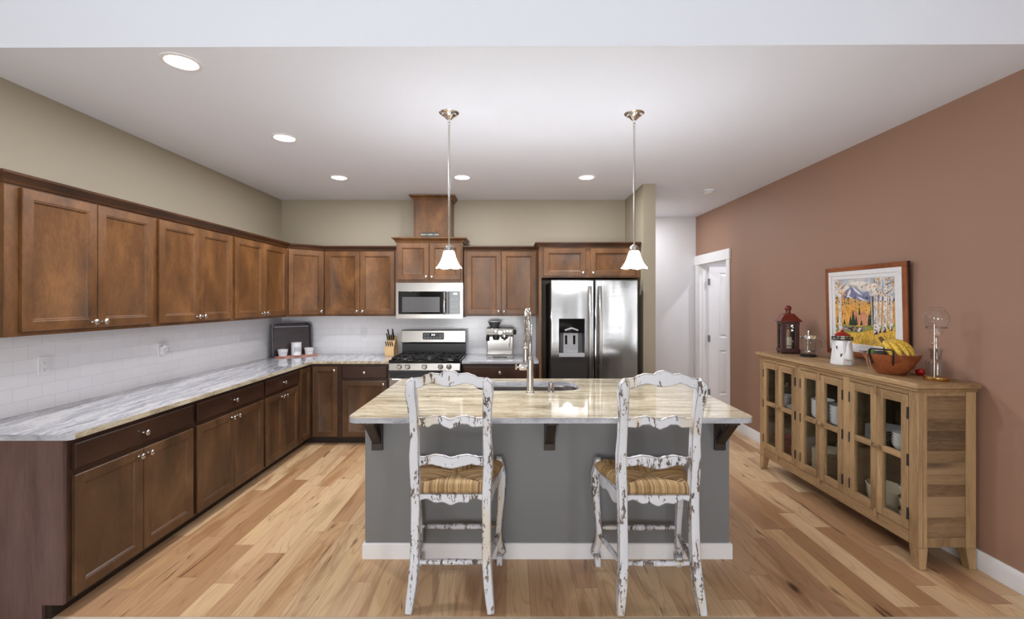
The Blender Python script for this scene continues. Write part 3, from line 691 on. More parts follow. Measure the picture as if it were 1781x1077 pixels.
MB().lathe([(.045, .697), (.042, .700), (.030, .699), (.004, .697)], (cx, cy, 0), 20).build('drain', M['chrome'], so)
fa = thing('faucet', 'brushed nickel spring-neck faucet standing on the island behind the stools', 'faucet', (.131, 3.243, .9146))
MB().lathe([(.029, 0), (.028, .006), (.0245, .010), (.0245, .228), (.0225, .238), (.0165, .252), (.0125, .262), (.0125, .345), (.0115, .352), (.004, .353)], n=28).build('body', M['nickel'], fa)
hv = MB(); hv.lathe([(.021, -.024), (.023, -.028), (.023, -.070), (.019, -.078), (.008, -.080)], (0, 0, .180), 22, 'X'); hv.tube([(-.078, 0, .180), (-.094, 0, .181), (-.104, 0, .182)], [.007, .007, .012], 10); hv.tube([(-.099, 0, .165), (-.101, -.002, .182), (-.099, -.004, .205)], [.007, .006, .0065], 10)
hv.build('handle', M['nickel'], fa)
path = []
for i in range(10): path.append(Vector((0, 0, .352+.135*i/9)))
for i in range(1, 20): a = PI-PI*i/20; path.append(Vector((-.026*i/20, .10+.10*math.cos(a), .487+.10*math.sin(a))))
for i in range(10): path.append(Vector((-.026, .20, .487-.145*i/9)))
MB().tube(path, .0085, 10).build('hose', M['darkgrey'], fa)
# coil spring wound round the hose
L = [0]
for p, q in zip(path, path[1:]): L.append(L[-1]+(q-p).length)
def at_len(s):
    for i in range(len(path)-1):
        if s <= L[i+1] or i == len(path)-2:
            f = (s-L[i])/(L[i+1]-L[i]); return path[i].lerp(path[i+1], f), (path[i+1]-path[i]).normalized()
turns, per = 58, 12; hel = []
for i in range(turns*per+1):
    p, t = at_len(L[-1]*i/(turns*per)); u = Vector((1,0,0)); u = (u-t*u.dot(t)).normalized(); w = t.cross(u); a = 2*PI*i/per
    hel.append(p+(u*math.cos(a)+w*math.sin(a))*.0135)
MB().tube(hel, .0027, 5).build('spring', M['nickel'], fa)
MB().lathe([(.004, .345), (.014, .342), (.015, .335), (.012, .33), (.012, .29), (.017, .285), (.0175, .225), (.021, .20), (.023, .192), (.020, .188)], (-.026, .20, 0), 22).build('spray_head', M['nickel'], fa)
ar = MB(); ar.tube([(0, .01, .300), (-.013, .10, .300), (-.026, .185, .300)], .006, 8); ar.tube([(-.026+.018*math.cos(2*PI*i/20), .20+.018*math.sin(2*PI*i/20), .300) for i in range(20)], .0045, 8, closed=True)
ar.build('docking_arm', M['nickel'], fa)
tag(MB().lathe([(.024, 0), (.0225, .006), (.0205, .010), (.0205, .064), (.018, .068), (.003, .069)], n=24).build('soap_dispenser', M['chrome']), 'short chrome cylinder on the island counter, right of the faucet', 'soap dispenser').location = (.283, 3.268, .9146)

# ---------------------------------------------------------------- counter stools
def make_stool(label):
    c = thing('counter_stool', label, 'chair', (0,0,0), 0, None)
    for s in (-1, 1):
        pts = [(.207,-.232,0),(.200,-.222,.06),(.190,-.206,.15),(.184,-.194,.235),(.182,-.186,.36),(.182,-.178,.50),(.183,-.174,.60),(.188,-.174,.70),(.189,-.178,.78),(.185,-.188,.87),(.186,-.204,.96),(.188,-.222,1.04),(.194,-.242,1.115),(.190,-.254,1.16),(.178,-.262,1.178)]
        rr = [.021,.025,.027,.027,.026,.026,.027,.028,.028,.025,.025,.027,.030,.027,.014]
        MB().tube([(s*x, y, z) for x, y, z in pts], rr, 12, sx=1.02, sy=.93, up=(0,1,0), sq=True).build('rear_leg', M['distressed'], c, smooth=40)
        pts = [(.236,.180,.640),(.238,.182,.60),(.250,.196,.54),(.252,.198,.46),(.245,.190,.36),(.236,.182,.26),(.232,.180,.20),(.236,.188,.14),(.250,.205,.085),(.258,.214,.065),(.250,.206,.050)]
        rr = [.018,.025,.027,.024,.020,.0175,.018,.019,.022,.019,.012]
        f = MB().tube([(s*x, y, z) for x, y, z in pts], rr, 12, up=(0,1,0), sq=True)
        f.taper(s*.238-.017, s*.238+.017, .170, .204, 0, s*.240-.019, s*.240+.019, .172, .210, .058)
        f.build('front_leg', M['distressed'], c, smooth=40)
        t = MB(); t.tube([(s*.234, .175, .190), (s*.222, .09, .198), (s*.208, 0, .206), (s*.195, -.10, .214), (s*.185, -.19, .222)], [.010, .014, .015, .014, .010], 10)
        t.build('stretcher', M['distressed'], c)
        # side apron with shaped lower edge
        ap = MB(); n = 14; A = Vector((s*.183, -.165)); B = Vector((s*.240, .172)); ud = (B-A).normalized(); nn = Vector((ud.y, -ud.x))*(.011)
        ap.T = Matrix(((ud.x, nn.x/.011, 0, A.x), (ud.y, nn.y/.011, 0, A.y), (0, 0, 1, 0), (0, 0, 0, 1)))
        ln = (B-A).length; xs = [ln*i/n for i in range(n+1)]
        ap.band(xs, [.515+.012*math.cos(4*PI*i/n)+(.02*(i/n)**3)-.006 for i in range(n+1)], [.582]*(n+1), -.011, .011)
        ap.build('apron', M['distressed'], c, smooth=30)
    def interp(pts, x):
        for (a, p), (b, q) in zip(pts, pts[1:]):
            if a <= x <= b: f = (x-a)/(b-a); f = f*f*(3-2*f); return p+(q-p)*f
        return pts[-1][1]
    def rail(name, hw, zb, top, bot, y0, bow, th=.022):
        n = 44; xs = [-hw+2*hw*i/n for i in range(n+1)]
        m = MB(); m.band(xs, [zb+interp(bot, abs(x)/hw) for x in xs], [zb+interp(top, abs(x)/hw) for x in xs], 0, th)
        m.v = [(x, y+y0+bow*(1-(x/hw)**2)-.21*max(0, z-.7)*.0, z) for x, y, z in m.v]
        m.build(name, M['distressed'], c, smooth=30)
    rail('crest_rail', .178, 1.1314, [(0,.094),(.16,.088),(.27,.074),(.33,.076),(.5,.079),(.66,.070),(.82,.055),(1,.052)], [(0,.012),(.14,.015),(.28,.022),(.45,.029),(.63,.022),(.8,.006),(1,.0)], -.258, -.014)
    rail('back_slat', .170, .9297, [(0,.037),(.06,.040),(.2,.050),(.42,.057),(.66,.050),(.8,.043),(1,.044)], [(0,-.010),(.15,.0),(.33,.015),(.5,.013),(.66,-.002),(1,0)], -.208, -.010)
    rail('back_slat', .164, .7215, [(0,.042),(.06,.044),(.25,.053),(.5,.057),(.75,.050),(.86,.044),(1,.045)], [(0,-.0125),(.2,-.008),(.4,.001),(.62,.009),(.8,.004),(1,0)], -.186, -.004)
    n = 30; xs = [-.165+.33*i/n for i in range(n+1)]
    MB().band(xs, [.538-.012*math.cos(PI*abs(x)/.165*1.0)-.006*math.cos(4*PI*abs(x)/.165) for x in xs], [.578]*(n+1), -.187, -.163).build('apron', M['distressed'], c, smooth=30)
    xs = [-.226+.452*i/n for i in range(n+1)]
    MB().band(xs, [.532-.010*math.cos(PI*abs(x)/.226)-.008*math.cos(4*PI*abs(x)/.226) for x in xs], [.582]*(n+1), .168, .190).build('apron', M['distressed'], c, smooth=30)
    st = MB(); st.tube([(-.235,.183,.228),(-.19,.183,.228),(-.06,.183,.228),(-.055,.183,.228),(-.045,.183,.228),(-.04,.183,.228),(.04,.183,.228),(.045,.183,.228),(.055,.183,.228),(.06,.183,.228),(.19,.183,.228),(.235,.183,.228)], [.008,.012,.0155,.013,.013,.0165,.0165,.013,.013,.0155,.012,.008], 12)
    st.build('stretcher', M['distressed'], c)
    MB().tube([(-.186,-.196,.236),(-.12,-.197,.236),(0,-.198,.237),(.12,-.197,.236),(.186,-.196,.236)], [.009,.0125,.0145,.0125,.009], 12).build('stretcher', M['distressed'], c)
    # rush seat: four wedges of cord meeting on the diagonals
    se = MB(); C = Vector((0, .015)); cs = [Vector((-.158,-.172)), Vector((.158,-.172)), Vector((.252,.190)), Vector((-.252,.190))]
    for k in range(4):
        A, B = cs[k], cs[(k+1) % 4]; nst = 56 if k == 0 else 68; out = (B-A).normalized(); out = Vector((out.y, -out.x))
        for j in range(nst):
            t = (j+.5)/nst; E = A.lerp(B, t); D = A.lerp(C, 2*t) if t < .5 else B.lerp(C, 2-2*t); r = (B-A).length/nst*.56
            dv = D-E; wob = random.uniform(-.0012, .0012)
            P = [(E+out*-.016, .578), (E+out*.006, .582), (E+out*.013, .600+wob), (E+out*.006, .617), (E-out*.012, .628)]
            if dv.length > .03: P += [(E+dv*.35, .631+wob), (E+dv*.7, .624), (D, .612)]
            else: P += [(D, .622)]
            se.tube([(p.x, p.y, z) for p, z in P], r, 6)
    se.prism([(p.x*.96, p.y*.96) for p in cs], .575, .600, 'XY')
    se.build('seat', M['rush'], c, smooth=60)
    return c
stool = make_stool('whitewashed ladder-back counter stool with rush seat, in front of the range, left of the pair')
stool.location = (-.311, 2.520, 0)
dup(stool, (.748, 2.508, 0), 0, 'whitewashed ladder-back counter stool with rush seat, right one of the pair')

# ---------------------------------------------------------------- lights
def make_downlight():
    c = thing('recessed_light', '', 'ceiling light', (0,0,0))
    MB().lathe([(.072, -.002), (.076, -.006), (.094, -.004), (.096, 0), (.072, 0)], n=36, caps=False).build('trim', M['trim'], c)
    MB().lathe([(.0715, -.0005), (.0715, -.0035), (.04, -.004), (.001, -.004)], n=32).build('lens', M['lens'], c)
    area('lamp', (0, 0, -.012), (0, 0, 0), .13, .13, DOWNLIGHT_W, (.96, .97, 1), 'DISK', c)
    return c
dn = None
for x, y, lb in ((-1.714, 2.362, 'recessed ceiling light nearest the camera, above the left counter'), (-1.729, 3.463, 'recessed ceiling light, middle one of the row over the left aisle'),
                 (-1.737, 4.58, 'recessed ceiling light farthest back on the left, near the wall cabinets'), (-.497, 4.57, 'recessed ceiling light just right of the left pendant rod'),
                 (.751, 4.57, 'recessed ceiling light in front of the refrigerator'),
                 (1.78, 6.15, 'added unseen fill light in the white hall, behind the olive wall end'), (3.45, 5.85, 'added unseen fill light in the closet behind the open white door')):  # hall and closet lights are added out of view to brighten those spaces
    if dn is None: dn = make_downlight(); dn.location = (x, y, CZ); dn['label'] = lb
    else: dup(dn, (x, y, CZ), label=lb)
def make_pendant(label):
    c = thing('pendant_light', label, 'pendant light', (0,0,0))
    MB().lathe([(.066, 0), (.066, -.004), (.060, -.009), (.048, -.012), (.046, -.020), (.034, -.026), (.022, -.040), (.010, -.050), (.009, -.075), (.007, -.080)], n=36).build('canopy', M['chrome'], c)
    MB().tube([(0, 0, -.078), (0, 0, -.872)], .0062, 12).build('rod', M['nickel'], c)
    MB().lathe([(.008, -.868), (.014, -.874), (.030, -.884), (.032, -.892), (.032, -.912), (.026, -.916)], n=30).build('socket_cap', M['nickel'], c)
    n = 64; prof = [(.026,-.913),(.034,-.917),(.038,-.930),(.042,-.948),(.049,-.968),(.058,-.988),(.069,-1.006),(.079,-1.018),(.084,-1.024)]
    m = MB(); vs = []; fs = []
    for sgn in (0, 1):
        for k, (r, h) in enumerate(prof if not sgn else prof[::-1]):
            kk = k if not sgn else len(prof)-1-k; f = (kk/(len(prof)-1))**2
            for i in range(n):
                a = 2*PI*i/n; q = math.cos(6*a); rr = (r-(.003 if sgn else 0))*(1+.018*f*q); vs.append((rr*math.cos(a), rr*math.sin(a), h-.003*f*q))
    K = 2*len(prof)
    for j in range(K-1):
        for i in range(n): a, b = j*n+i, j*n+(i+1) % n; fs.append((a, b, b+n, a+n))
    m.add(vs, fs).build('shade', M['shade'], c, smooth=60)
    MB().sphere((0, 0, -.965), (.022, .022, .030), 14, 10).build('bulb', M['lens'], c)
    l = bpy.data.lights.new('lamp', 'POINT'); l.energy = PENDANT_W; l.color = WARM; l.shadow_soft_size = .035
    o = bpy.data.objects.new('lamp', l); COL.objects.link(o); o.parent = c; o.location = (0, 0, -1.045)
    return c
pn = make_pendant('left pendant lamp over the island, hanging in front of the microwave'); pn.location = (-.413, 3.0, CZ)
dup(pn, (.810, 3.01, CZ), label='right pendant lamp over the island, hanging in front of the refrigerator')
sd = thing('smoke_detector', 'white round smoke detector on the ceiling near the hall', 'smoke detector', (2.213, 5.104, CZ))
MB().lathe([(.068, 0), (.068, -.012), (.060, -.016), (.060, -.034), (.050, -.040), (.004, -.041)], n=32).build('housing', M['plate'], sd)
MB().lathe([(.0605, -.021), (.0612, -.024), (.0605, -.027)], n=32, caps=False).build('vent_ring', M['lightgrey'], sd)

# ---------------------------------------------------------------- outlets
def outlet(label, loc, rz, group=None):
    c = thing('wall_outlet', label, 'electrical outlet', loc, rz)
    MB().prism(rounded([(-.036, -.058), (.036, -.058), (.036, .058), (-.036, .058)], .004, 3), -.006, 0, 'XZ').build('plate', M['plate'], c, bevel=.0015)
    for z in (-.020, .020):
        r = MB().prism(rounded([(-.017, z-.014), (.017, z-.014), (.017, z+.014), (-.017, z+.014)], .009, 4), -.0075, -.005, 'XZ').build('receptacle', M['trim'], c, bevel=.0006)
        MB().box(-.008, -.006, -.0079, -.007, z-.001, z+.008).box(.006, .008, -.0079, -.007, z-.001, z+.007).lathe([(.0028, .007), (.0028, .0079)], (0, 0, z-.007), 10, 'Y').build('slots', M['slot'], r)
    return c
outlet('white wall outlet nearest the camera, on the left wall tiles', (XL+.0085, 2.745, 1.175), L90)
outlet('white wall outlet on the left wall tiles with a night light plugged in', (XL+.0085, 3.662, 1.172), L90)
outlet('white wall outlet at the far end of the left wall tiles', (XL+.0085, 4.735, 1.174), L90)
outlet('white wall outlet on the far wall tiles, between tray and knife block', (-1.815, YB-.0085, 1.175), 0)
nl = thing('night_light', 'small white plug-in night light in the outlet above the left counter', 'night light', (XL+.0165, 3.668, 1.170), L90)
MB().prism(rounded([(-.026, -.036), (.026, -.036), (.026, .034), (-.026, .034)], .010, 4), -.022, 0, 'XZ').build('housing', M['plate'], nl, bevel=.003)
MB().box(-.022, .022, -.042, -.020, .018, .044).build('cap', M['trim'], nl, bevel=.004)
MB().lathe([(.016, .018), (.019, .006), (.018, -.012), (.011, -.030), (.003, -.036)], (0, -.036, 0), 16).build('shade', M['glass'], nl)

# ---------------------------------------------------------------- things on the counters
bm_ = Vector((-2.772, 5.250)); be_ = Vector((-2.432, 5.530)); bv = be_-bm_; ba = math.atan2(bv.y, bv.x); bw = bv.length
tr = thing('serving_tray', 'dark wooden serving tray leaning upright in the corner of the counter', 'tray', (bm_.x, bm_.y, .9165), ba)
lean = Matrix.Rotation(math.radians(-7), 4, 'X')
m = MB(); m.T = lean
ol = rounded([(0, 0), (bw, 0), (bw, .395), (0, .395)], [.01, .01, .05, .05], 6); n = len(ol)
il = [(bw/2+(x-bw/2)*.93, .1975+(z-.1975)*.93) for x, z in ol]; il2 = [(bw/2+(x-bw/2)*.90, .1975+(z-.1975)*.90) for x, z in ol]
vs = [(x, 0, z) for x, z in ol]+[(x, -.040, z) for x, z in ol]+[(x, -.040, z) for x, z in il]+[(x, -.012, z) for x, z in il2]
fs = [(j*n+i, j*n+(i+1) % n, (j+1)*n+(i+1) % n, (j+1)*n+i) for j in range(3) for i in range(n)]+[tuple(range(n))]
m.add(vs, fs).build('rim', M['trayrim'], tr, smooth=40)
m = MB(); m.T = lean; m.prism(il2, -.013, -.006, 'XZ').build('panel', M['tray'], tr, smooth=0)
m = MB(); m.T = lean; m.box(.03, bw-.03, -.036, -.028, .340, .348).build('slat', M['lightgrey'], tr)
cb = MB().prism(rounded([(.015, -.135), (bw+.04, -.135), (bw+.04, -.058), (.015, -.058)], .01, 3), 0, .014, 'XY').build('cutting_board', M['board'], None, bevel=.003)
cb.location = (bm_.x, bm_.y, .9165); cb.rotation_euler = (0, 0, ba); tag(cb, 'narrow reddish wooden board lying before the dark tray in the corner', 'cutting board')
def at_tray(u, v): return (bm_.x+math.cos(ba)*u-math.sin(ba)*v, bm_.y+math.sin(ba)*u+math.cos(ba)*v, .931)
def ramekin(label, u, v, r, h):
    c = thing('ramekin', label, 'ramekin', at_tray(u, v), ba)
    MB().lathe([(r*.78, 0), (r*.82, .003), (r*.97, h*.8), (r*1.03, h*.84), (r*1.03, h), (r*.95, h), (r*.80, .008), (.004, .006)], n=28).build('bowl', M['white'], c)
    MB().box(-r*.42, r*.42, -r*.975, -r*.9, h*.50, h*.56).build('mark', M['lightgrey'], c)
ramekin('small white ramekin on the board, left of the white canister', .098, -.098, .054, .078)
cn = thing('canister', 'white ceramic canister on the board between two small ramekins', 'canister', at_tray(.243, -.098), ba)
MB().lathe([(.050, 0), (.054, .004), (.055, .138), (.053, .141), (.057, .143), (.057, .150), (.050, .153), (.004, .154)], n=32).build('jar', M['white'], cn)
k = MB()
for z, w in ((.090, .018), (.076, .024), (.062, .022), (.050, .014)): k.prism([(-w, z), (w, z), (w, z+.003), (-w, z+.003)], -.0562, -.05, 'XZ')
k.box(-.03, -.028, -.0545, -.045, .04, .10).box(.028, .03, -.0545, -.045, .04, .10).build('mark', M['darkgrey'], cn)
ramekin('small white ramekin on the board, right of the white canister', .384, -.098, .052, .078)

kb = thing('knife_block', 'light wood knife block with black handled knives, left of the range', 'knife block', (-1.432, 5.40, .9155), math.radians(-8))
m = MB(); m.prism([(-.055, 0), (.105, 0), (.105, .03), (.045, .235), (-.02, .165), (-.055, .085)], -.055, .055, 'YZ'); m.build('block', M['blockwood'], kb, bevel=.003)
up = Vector((0, -.42, .90)).normalized()
R8 = Matrix.Translation((-1.432, 5.40, .9155)) @ Matrix.Rotation(math.radians(-8), 4, 'Z')
def knife_at(x, y, z, l, r):
    k = MB(); k.T = R8; p = Vector((x, y, z))
    k.tube([p-up*.02, p+up*.012, p+up*l*.5, p+up*(l-.012), p+up*l], [r*.9, r, r*.95, r*1.15, r*.7], 10, sx=1.0, sy=.62, up=(0,1,0))
    o = tag(k.build('knife', M['handle'], None, loc=R8 @ p), 'kitchen knife, black handle sticking out of the wooden knife block', 'knife', 'knives in the block')
    b = MB(); b.T = R8; b.tube([p+up*.0, p+up*.010], r*1.1, 10, sx=1, sy=.62, up=(0,1,0)); q = b.build('bolster', M['nickel'], None, loc=R8 @ p); q.parent = o; q.location = (0, 0, 0)
for x in (-.040, -.014, .012, .038): knife_at(x, -.040, .118, .062, .0085)
for x, y, z, l in ((-.036, -.004, .182, .095), (-.012, -.002, .184, .105), (.014, -.002, .184, .075), (.036, .0, .186, .110), (-.030, .024, .212, .115), (.028, .024, .212, .12)): knife_at(x, y, z, l, .0105)

es = thing('espresso_machine', 'stainless espresso machine with bean hopper on the counter right of the range', 'espresso machine', (-.135, 5.235, .9155))
m = MB(); m.box(-.152, .152, .03, .30, .0, .345); m.build('body', M['steel'], es, bevel=.008)
m = MB(); m.prism([(.028, .235), (-.045, .262), (-.050, .335), (.03, .345)], -.156, .156, 'YZ'); hd = m.build('control_head', M['steel'], es, bevel=.005)
def disc(par, name, x, z, r, mt, y=-.048, d=.01): MB().lathe([(r, -d), (r, d*.6), (r*.8, d), (.001, d)], n=20, axis='Y').build(name, mt, par).location = (x, y, z)
disc(hd, 'gauge', .005, .288, .026, M['white'], -.047, .008); 
for x in (-.115, -.085): disc(hd, 'button', x, .305, .011, M['lightgrey'])
disc(hd, 'button', -.05, .305, .011, M['chrome'])
for x in (.052, .086, .120): disc(hd, 'button', x, .305, .011, M['chrome'])
text('lettering', 'Breville', .015, M['darkgrey'], hd, (.005, -.0512, .325))
g = MB(); g.lathe([(.040, .262), (.040, .225), (.034, .222), (.034, .205), (.004, .204)], (-.045, -.02, 0), 22); g.build('grinder_outlet', M['black'], es)
g = MB(); g.lathe([(.036, .262), (.036, .235), (.004, .234)], (.052, -.02, 0), 22); g.build('group_head', M['chrome'], es)
g = MB(); g.lathe([(.038, .240), (.038, .222), (.026, .214), (.004, .213)], (.052, -.02, 0), 22).tube([(.052, -.05, .228), (.055, -.10, .226), (.056, -.15, .222)], [.008, .011, .013], 10); g.build('portafilter', M['black'], es)
MB().tube([(.112, -.02, .262), (.114, -.03, .21), (.104, -.045, .12)], .0055, 10).build('steam_wand', M['chrome'], es)
MB().lathe([(.004, .150), (.017, .151), (.019, .165), (.019, .200), (.004, .205)], (-.142, .0, .04), 14).build('steam_knob', M['black'], es)
MB().lathe([(.026, .156), (.028, .160), (.028, .182), (.024, .188), (.004, .189)], (0, .07, .285), 22, 'X').build('side_dial', M['black'], es)
m = MB(); m.box(-.152, .152, -.095, .03, .012, .055).box(-.146, .146, -.09, .03, 0, .012); dt = m.build('drip_tray', M['steel'], es, bevel=.005)
m = MB(); m.box(-.135, .135, -.082, .024, .0551, .058)
m.build('grate', M['nickel'], dt); MB().box(-.08, .08, -.0965, -.09, .008, .022).build('notch', M['black'], dt)
m = MB(); m.lathe([(.048, .345), (.050, .352), (.078, .405), (.080, .412), (.076, .415), (.004, .420)], (-.068, .13, 0), 28); m.build('bean_hopper', M['darkgrey'], es)
MB().lathe([(.081, .404), (.083, .408), (.081, .417), (.05, .422), (.004, .423)], (-.068, .13, 0), 28).build('hopper_lid', M['lightgrey'], es)

# ---------------------------------------------------------------- sideboard
SW, SD, SH = 1.635, .345, 1.09
delta = .018; srz = -PI/2+delta
sb_loc = Vector((2.337, 4.285, 0))
sb = thing('sideboard', 'weathered oak sideboard with six glass doors against the terracotta wall', 'sideboard', sb_loc, srz)
Rs = Matrix.Translation(sb_loc) @ Matrix.Rotation(srz, 4, 'Z')
def on_sb(u, v, z=0): return Rs @ Vector((u, v, z))
m = MB(); m.prism([(-.028, -.030), (SW+.028, -.030), (SW+.028, SD+.006), (-.028, SD+.006)], SH-.034, SH, 'XY'); m.build('top', M['oakY'], sb, bevel=.007)
m = MB(); m.prism([(-.014, -.016), (SW+.014, -.016), (SW+.014, SD), (-.014, SD)], SH-.052, SH-.034, 'XY'); m.build('top_molding', M['oakY'], sb, bevel=.006)
PW = .062; pairs = []; pw = (SW-4*PW)/3
for k in range(4): x = k*(pw+PW); MB().box(x, x+PW, 0, .03, .126 if k in (0, 3) else .2005, 1.038).build('upright', M['oakZ'], sb, bevel=.003)
for k in range(3): pairs.append((k*(pw+PW)+PW, (k+1)*(pw+PW)))
for a, b in pairs: MB().box(a, b, 0, .028, 1.010, 1.038).build('rail', M['oakY'], sb, bevel=.002)
MB().box(PW, SW-PW, 0, .028, .128, .200).build('bottom_rail', M['oakY'], sb, bevel=.002)
for nm, xa in (('near', SW), ('far', 0)):
    s_ = 1 if nm == 'near' else -1; e = MB(); xi = xa-s_*.004
    def bx(a, b, c, d, z0, z1, m_=e): m_.box(min(a, b), max(a, b), c, d, z0, z1)
    bx(xa-s_*.03, xa, .0301, .055, .125, 1.038); bx(xa-s_*.03, xa, SD-.06, SD, .125, 1.038); bx(xa-s_*.028, xa-s_*.002, .055, SD-.06, 1.012, 1.038); bx(xa-s_*.028, xa-s_*.002, .055, SD-.06, .128, .185)
    e.build('end_frame', M['oakZ'], sb, bevel=.002)
    p = MB(); z = .186; random.seed(3)
    while z < 1.005:
        h_ = random.choice((.052, .058, .064, .07)); z2 = min(z+h_, 1.012); bx(xa-s_*.022, xa-s_*random.uniform(.004, .0065), .0551, SD-.0601, z, z2-.0006, p); z = z2
    p.build('side_panel', M['oakX'], sb, smooth=0)
for u0, s_ in ((0, 1), (SW, -1)):
    for v0, t in ((0, 1), (SD, -1)):
        a, b, c, d = u0, u0+s_*.062, v0, v0+t*.06; a2, b2 = u0-s_*.004, u0+s_*.040; d2 = v0+t*.045
        l = MB(); l.taper(min(a2, b2), max(a2, b2), min(c, d2), max(c, d2), 0, min(a, b), max(a, b), min(c, d), max(c, d), .126)
        l.build('leg', M['oakZ'], sb, bevel=.003)
m = MB(); m.box(.03, SW-.03, SD-.014, SD-.002, .14, 1.03); m.build('back_panel', M['oakin'], sb, smooth=0)
m = MB(); m.box(.03, SW-.03, .031, SD-.015, .182, .200); m.build('bottom_board', M['oakin'], sb, smooth=0)
m = MB(); m.box(.031, SW-.031, .034, SD-.015, .612, .630); m.build('shelf', M['oakin'], sb, smooth=0)
for a, b in pairs[1:]:
    MB().box(a-PW+.01, a-.01, .031, SD-.015, .2005, .6115).box(a-PW+.01, a-.01, .035, SD-.015, .6305, 1.02).build('divider', M['oakin'], sb, smooth=0)
for k, (a, b) in enumerate(pairs):
    mid = (a+b)/2
    for j, (x0, x1) in enumerate(((a+.003, mid-.0015), (mid+.0015, b-.003))):
        z0, z1 = .204, 1.006; st = .046
        d = MB(); d.box(x0, x0+st, -.004, .020, z0, z1).box(x1-st, x1, -.004, .020, z0, z1); o = d.build('door', M['oakZ'], sb, bevel=.002)
        for za, zb in ((z0, z0+.055), (z1-.055, z1), (.612, .650)): MB().box(x0+st, x1-st, -.003, .019, za, zb).build('rail', M['oakY'], o, bevel=.0015)
        for za, zb in ((z0+.055, .612), (.650, z1-.055)): MB().box(x0+st-.004, x1-st+.004, .006, .009, za-.004, zb+.004).build('pane', M['pane'], o, smooth=0)
        kx = x1-.022 if j == 0 else x0+.022
        MB().lathe([(.008, 0), (.007, .010), (.013, .016), (.017, .024), (.015, .032), (.008, .036)], (0, 0, 0), 18, 'Y').build('knob', M['oakZ'], o).location = (kx, -.004, .640)
        hx = x0-.004 if j == 0 else x1-.004
        for hz in (.30, .62, .90): MB().box(hx, hx+.008, -.0075, .001, hz-.035, hz+.035).build('hinge', M['slot'], o)
    for z in (.985, .205): MB().box(mid-.007, mid+.007, -.016, -.0045, z-.028 if z < .5 else z-.02, z+.02 if z < .5 else z+.034).build('catch', M['oakZ'], sb, bevel=.001)

# crockery inside the sideboard
def put(o, u, v, z, label, cat, group=None): o.location = on_sb(u, v, z); tag(o, label, cat, group); return o
def copyat(o, u, v, z, label=None):
    c = o.copy(); COL.objects.link(c); c.location = on_sb(u, v, z)
    if label: c['label'] = label
    return c
mid = [(a+b)/2 for a, b in pairs]; UZ, LZ = .6305, .2005
plate = MB().lathe([(.06, 0), (.062, .003), (.095, .008), (.118, .017), (.120, .019), (.116, .019), (.092, .011), (.058, .006), (.004, .005)], n=36).build('plate', M['ivory'])
put(plate, mid[1]-.115, .157, LZ, 'cream dinner plate in the tall stack behind the middle glass doors', 'plate', 'plates stacked in the middle of the sideboard')
for i in range(1, 15): copyat(plate, mid[1]-.115+random.uniform(-.002, .002), .157+random.uniform(-.003, .003), LZ+.0125*i)
p2 = plate.copy(); COL.objects.link(p2); p2.data = plate.data.copy(); p2.data.materials[0] = M['lightgrey']
put(p2, mid[2]-.086, .145, UZ, 'grey plate in the stack on the shelf behind the right glass doors', 'plate', 'grey plates on the sideboard shelf')
for i in range(1, 6): copyat(p2, mid[2]-.086, .145, UZ+.0155*i)
bowl = MB().lathe([(.045, 0), (.048, .004), (.070, .020), (.080, .050), (.081, .054), (.077, .053), (.066, .024), (.042, .009), (.004, .008)], n=32).build('bowl', M['white'])
put(bowl, mid[1]-.135, .115, UZ, 'white bowl in the left stack behind the middle glass doors', 'bowl', 'white bowls, left stack')
for i in range(1, 5): copyat(bowl, mid[1]-.135, .115, UZ+.026*i)
b2 = copyat(bowl, mid[1]+.066, .115, UZ, 'white bowl in the right stack behind the middle glass doors'); b2['group'] = 'white bowls, right stack'
for i in range(1, 5): c = copyat(b2, mid[1]+.066, .115, UZ+.026*i)
b3 = MB().lathe([(.030, 0), (.033, .003), (.052, .022), (.062, .042), (.063, .045), (.059, .044), (.048, .024), (.028, .008), (.004, .007)], n=28).build('bowl', M['white'])
put(b3, mid[2]+.108, .085, UZ, 'small white bowl in the short stack behind the rightmost glass door', 'bowl', 'small bowls by the right door')
for i in range(1, 5): copyat(b3, mid[2]+.108, .085, UZ+.018*i)
# casserole and rimmed pots, lower right
pot = thing('casserole', 'large oval cream casserole behind the right glass doors, on the bottom board', 'casserole', on_sb(mid[2]-.082, .142, LZ), srz)
m = MB(); m.T = Matrix.Diagonal((1.0, .74, 1, 1)); m.lathe([(.10, 0), (.108, .004), (.128, .05), (.136, .125), (.141, .132), (.138, .136), (.131, .132), (.122, .05), (.10, .012), (.004, .010)], n=40); m.build('bowl', M['ivory'], pot)
m = MB()
for s_ in (-1, 1): m.tube([(s_*.132, -.024, .112), (s_*.150, -.014, .114), (s_*.150, .014, .114), (s_*.132, .024, .112)], .006, 8)
m.build('handle', M['ivory'], pot)
def rimpot(label, u, v, z):
    c = thing('enamel_pot', label, 'pot', on_sb(u, v, z), srz, 'dark rimmed pots in the sideboard')
    MB().lathe([(.050, 0), (.054, .004), (.066, .070), (.062, .070), (.050, .010), (.004, .008)], n=30).build('bowl', M['white'], c)
    MB().lathe([(.0655, .0695), (.0695, .072), (.0675, .075), (.061, .0715)], n=30, caps=False).build('rim', M['black'], c)
    return c
rimpot('white pot with a dark rim, stacked lowest behind the rightmost glass door', mid[2]+.142, .105, LZ)
rimpot('white pot with a dark rim, middle one of three behind the rightmost glass door', mid[2]+.142, .105, LZ+.0755)
rimpot('white pot with a dark rim, topmost of three behind the rightmost glass door', mid[2]+.142, .105, LZ+.151)
